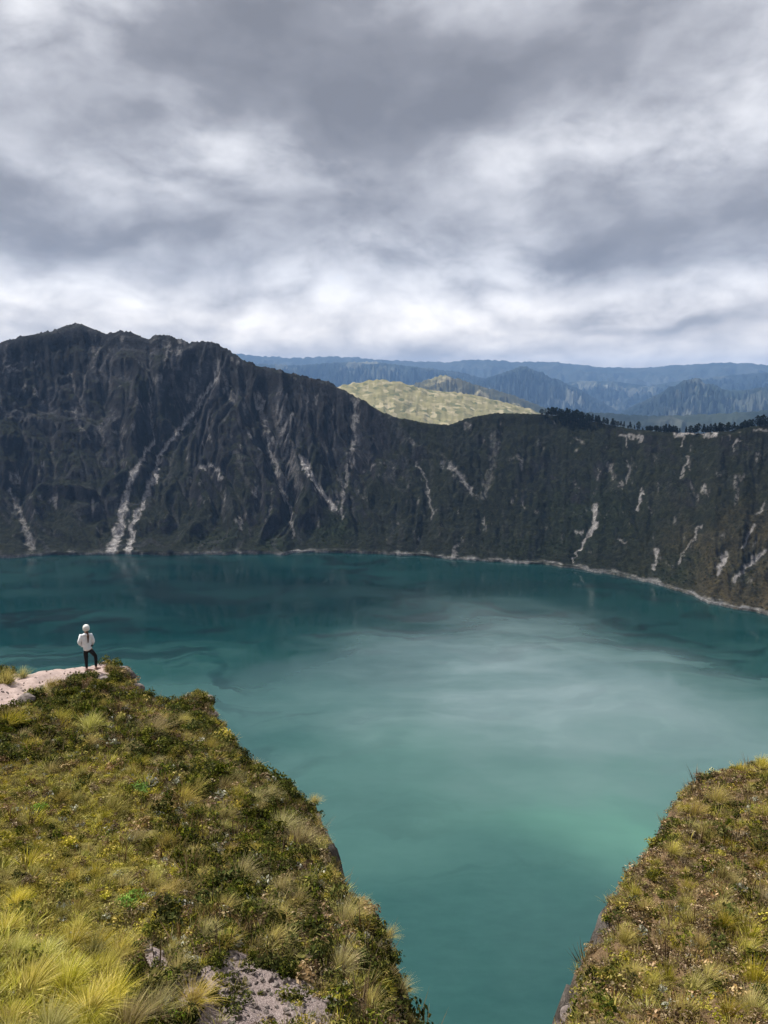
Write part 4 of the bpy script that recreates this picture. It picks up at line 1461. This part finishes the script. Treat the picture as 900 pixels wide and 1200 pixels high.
def skin_mesh(name, joints, bones, mat, parent, root=0, sub=2):
    me = bpy.data.meshes.new(name)
    me.from_pydata([j[:3] for j in joints], bones, [])
    me.materials.append(mat)
    o = bpy.data.objects.new(name, me)
    C.objects.link(o)
    sk = o.modifiers.new('skin', 'SKIN')
    sk.use_smooth_shade = True
    for k, j in enumerate(joints):
        r = j[3] if isinstance(j[3], tuple) else (j[3], j[3])
        me.skin_vertices[0].data[k].radius = r
        me.skin_vertices[0].data[k].use_root = (k == root)
    sb = o.modifiers.new('sub', 'SUBSURF')
    sb.levels = sb.render_levels = sub
    o.parent = parent
    return o


def lathe(name, prof, mat, parent, loc, n=20, squash=(1, 1)):
    V, Fc = [], []
    for (r, z) in prof:
        V += [(math.cos(2 * math.pi * j / n) * r * squash[0], math.sin(2 * math.pi * j / n) * r * squash[1], z) for j in range(n)]
    for i in range(len(prof) - 1):
        Fc += [(i * n + j, i * n + (j + 1) % n, (i + 1) * n + (j + 1) % n, (i + 1) * n + j) for j in range(n)]
    Fc.append(tuple(range(n))[::-1])
    Fc.append(tuple((len(prof) - 1) * n + j for j in range(n)))
    o = bpy.data.objects.new(name, raw_mesh(name, V, Fc, mat, smooth_shade=True))
    C.objects.link(o)
    o.parent = parent
    o.location = loc
    return o


def build_person():
    P = ground_at(103, 787, 'left')
    root = bpy.data.objects.new('person', None)
    C.objects.link(root)
    root.location = P
    root.rotation_euler = (0, 0, math.atan2(-P[0], P[1]) * 1.0)     # local +Y points away from the viewpoint
    tag(root, 'person in white jacket, white knit hat and black leggings standing on the pale ledge', 'person')
    skin = cloth('skin', (.36, .20, .13), (.42, .25, .17), 0.6)
    white = cloth('white_jacket', (.62, .63, .66), (.74, .75, .77), 0.75)
    hatm = cloth('white_knit', (.66, .65, .63), (.80, .79, .77), 0.9, 60)
    black = cloth('black_leggings', (.006, .006, .008), (.014, .014, .017), 0.7)
    hairm = cloth('brown_hair', (.045, .020, .012), (.12, .055, .03), 0.5, 40)
    shoe = cloth('pink_grey_shoe', (.16, .085, .075), (.27, .16, .14), 0.7, 30)
    dark = cloth('dark_trim', (.03, .03, .035), (.06, .06, .065), 0.6)
    # body: pelvis, torso, neck, head, arms into the pockets, legs; one continuous surface
    J = [(.035, 0, .88, .085), (.03, .005, 1.05, .09), (.025, .01, 1.24, .12), (.022, .012, 1.37, .055), (.028, .02, 1.44, .055), (.03, .03, 1.50, .082), (.032, .035, 1.575, .085), (.032, .03, 1.63, .05),
         (-.125, -.01, 1.32, .055), (-.225, -.05, 1.09, .043), (-.135, .06, .985, .036), (-.10, .12, .97, .03),
         (.165, .03, 1.31, .055), (.225, .03, 1.06, .043), (.175, .13, .955, .036), (.13, .165, .945, .03),
         (-.035, 0, .82, .07), (-.03, .015, .47, .05), (-.03, -.01, .09, .040), (.015, .03, .05, .035), (.085, .06, .035, .03),
         (.11, .01, .82, .07), (.285, .09, .50, .05), (.275, .04, .09, .040), (.315, .075, .05, .035), (.385, .10, .035, .03),
         (.085, .10, 1.535, .018)]
    E = [(0, 1), (1, 2), (2, 3), (3, 4), (4, 5), (5, 6), (6, 7), (2, 8), (8, 9), (9, 10), (10, 11), (2, 12), (12, 13), (13, 14), (14, 15),
         (0, 16), (16, 17), (17, 18), (18, 19), (19, 20), (0, 21), (21, 22), (22, 23), (23, 24), (24, 25), (5, 26)]
    skin_mesh('body', J, E, skin, root, 0)
    # jacket with a loose hem and sleeves
    JJ = [(.035, 0, .745, (.175, .13)), (.035, 0, .90, (.178, .13)), (.03, .005, 1.08, (.165, .125)), (.022, .01, 1.27, (.165, .115)), (.022, .012, 1.36, (.085, .085)), (.024, .014, 1.41, (.082, .08)),
          (-.13, -.01, 1.31, .085), (-.235, -.05, 1.09, .072), (-.155, .05, .985, .060), (-.11, .10, .97, .05),
          (.17, .03, 1.30, .085), (.235, .03, 1.06, .072), (.185, .12, .955, .060), (.145, .15, .945, .05)]
    JE = [(0, 1), (1, 2), (2, 3), (3, 4), (4, 5), (3, 6), (6, 7), (7, 8), (8, 9), (3, 10), (10, 11), (11, 12), (12, 13)]
    jk = skin_mesh('jacket', JJ, JE, white, root, 2)
    lathe('hood', [(.05, -.055), (.105, -.05), (.125, -.015), (.112, .022), (.085, .035)], white, jk, (.02, -.045, 1.37), 18, (1.0, .75))
    for sx, sy, sz in ((.20, .02, .93), (-.03, -.135, .90)):
        V = [(sx - .055, sy - .02, sz - .02), (sx + .02, sy + .02, sz - .035), (sx + .025, sy + .02, sz + .012), (sx - .05, sy - .02, sz + .025)]
        V += [(x, y - .05, z) for x, y, z in V]
        Fc = [(0, 1, 2, 3), (7, 6, 5, 4), (0, 4, 5, 1), (1, 5, 6, 2), (2, 6, 7, 3), (3, 7, 4, 0)]
        if sx > 0:
            c = bpy.data.objects.new('pocket', raw_mesh('pocket', V, Fc, dark))
            C.objects.link(c)
            c.parent = jk
    # leggings
    LJ = [(.035, 0, .90, (.135, .105)), (.035, 0, .84, (.13, .105)), (-.037, 0, .78, .098), (-.033, .008, .62, .083), (-.03, .017, .47, .066), (-.032, -.012, .33, .062), (-.03, -.01, .12, .046),
          (.115, .01, .78, .098), (.205, .055, .63, .083), (.285, .09, .50, .066), (.285, .06, .34, .062), (.275, .04, .12, .046)]
    LE = [(0, 1), (1, 2), (2, 3), (3, 4), (4, 5), (5, 6), (1, 7), (7, 8), (8, 9), (9, 10), (10, 11)]
    skin_mesh('leggings', LJ, LE, black, root, 0)
    for ax, ay in ((-.03, -.01), (.275, .04)):
        SJ = [(ax - .035, ay - .02, .045, (.042, .045)), (ax, ay, .075, (.046, .05)), (ax + .06, ay + .035, .045, (.044, .04)), (ax + .125, ay + .07, .035, (.042, .03)), (ax + .165, ay + .09, .03, (.03, .024))]
        skin_mesh('shoe', SJ, [(0, 1), (1, 2), (2, 3), (3, 4)], shoe, root, 1)
    hat = lathe('knit_hat', [(.100, 0), (.112, .005), (.116, .03), (.112, .05), (.116, .055), (.114, .10), (.100, .145), (.070, .18), (.03, .198), (.004, .203)], hatm, root, (.03, .03, 1.505), 22, (1.0, 1.06))
    hat.rotation_euler = (R(10), 0, 0)
    HJ = [(.045, -.055, 1.50, .045), (.06, -.085, 1.42, .042), (.075, -.115, 1.30, .035), (.07, -.135, 1.18, .028), (.065, -.14, 1.08, .014)]
    skin_mesh('hair', HJ, [(0, 1), (1, 2), (2, 3), (3, 4)], hairm, root, 0)


build_person()

# ------------------------------------------------------------------ the air: one closed box round the camera and the whole land
def build_haze():
    mt, nt, out = material('haze')
    v = nt.n.new('ShaderNodeVolumePrincipled')
    v.inputs['Color'].default_value = (0.30, 0.545, 1.0, 1.0)
    v.inputs['Density'].default_value = HAZE_DENSITY
    v.inputs['Anisotropy'].default_value = 0.0
    nt.l.new(v.outputs[0], out.inputs['Volume'])
    x0, x1, y0, y1, z0, z1 = -34900, 34900, -34900, 34900, -760, 1480
    vs = [(x, y, z) for x in (x0, x1) for y in (y0, y1) for z in (z0, z1)]
    fs = [(0, 1, 3, 2), (4, 6, 7, 5), (0, 4, 5, 1), (2, 3, 7, 6), (0, 2, 6, 4), (1, 5, 7, 3)]
    o = bpy.data.objects.new('haze', raw_mesh('haze', vs, fs, mt))
    C.objects.link(o)
    tag(o, 'thin blue haze in the air over the valley', 'haze', kind='stuff')


HAZE_DENSITY = 2.45e-5
build_haze()
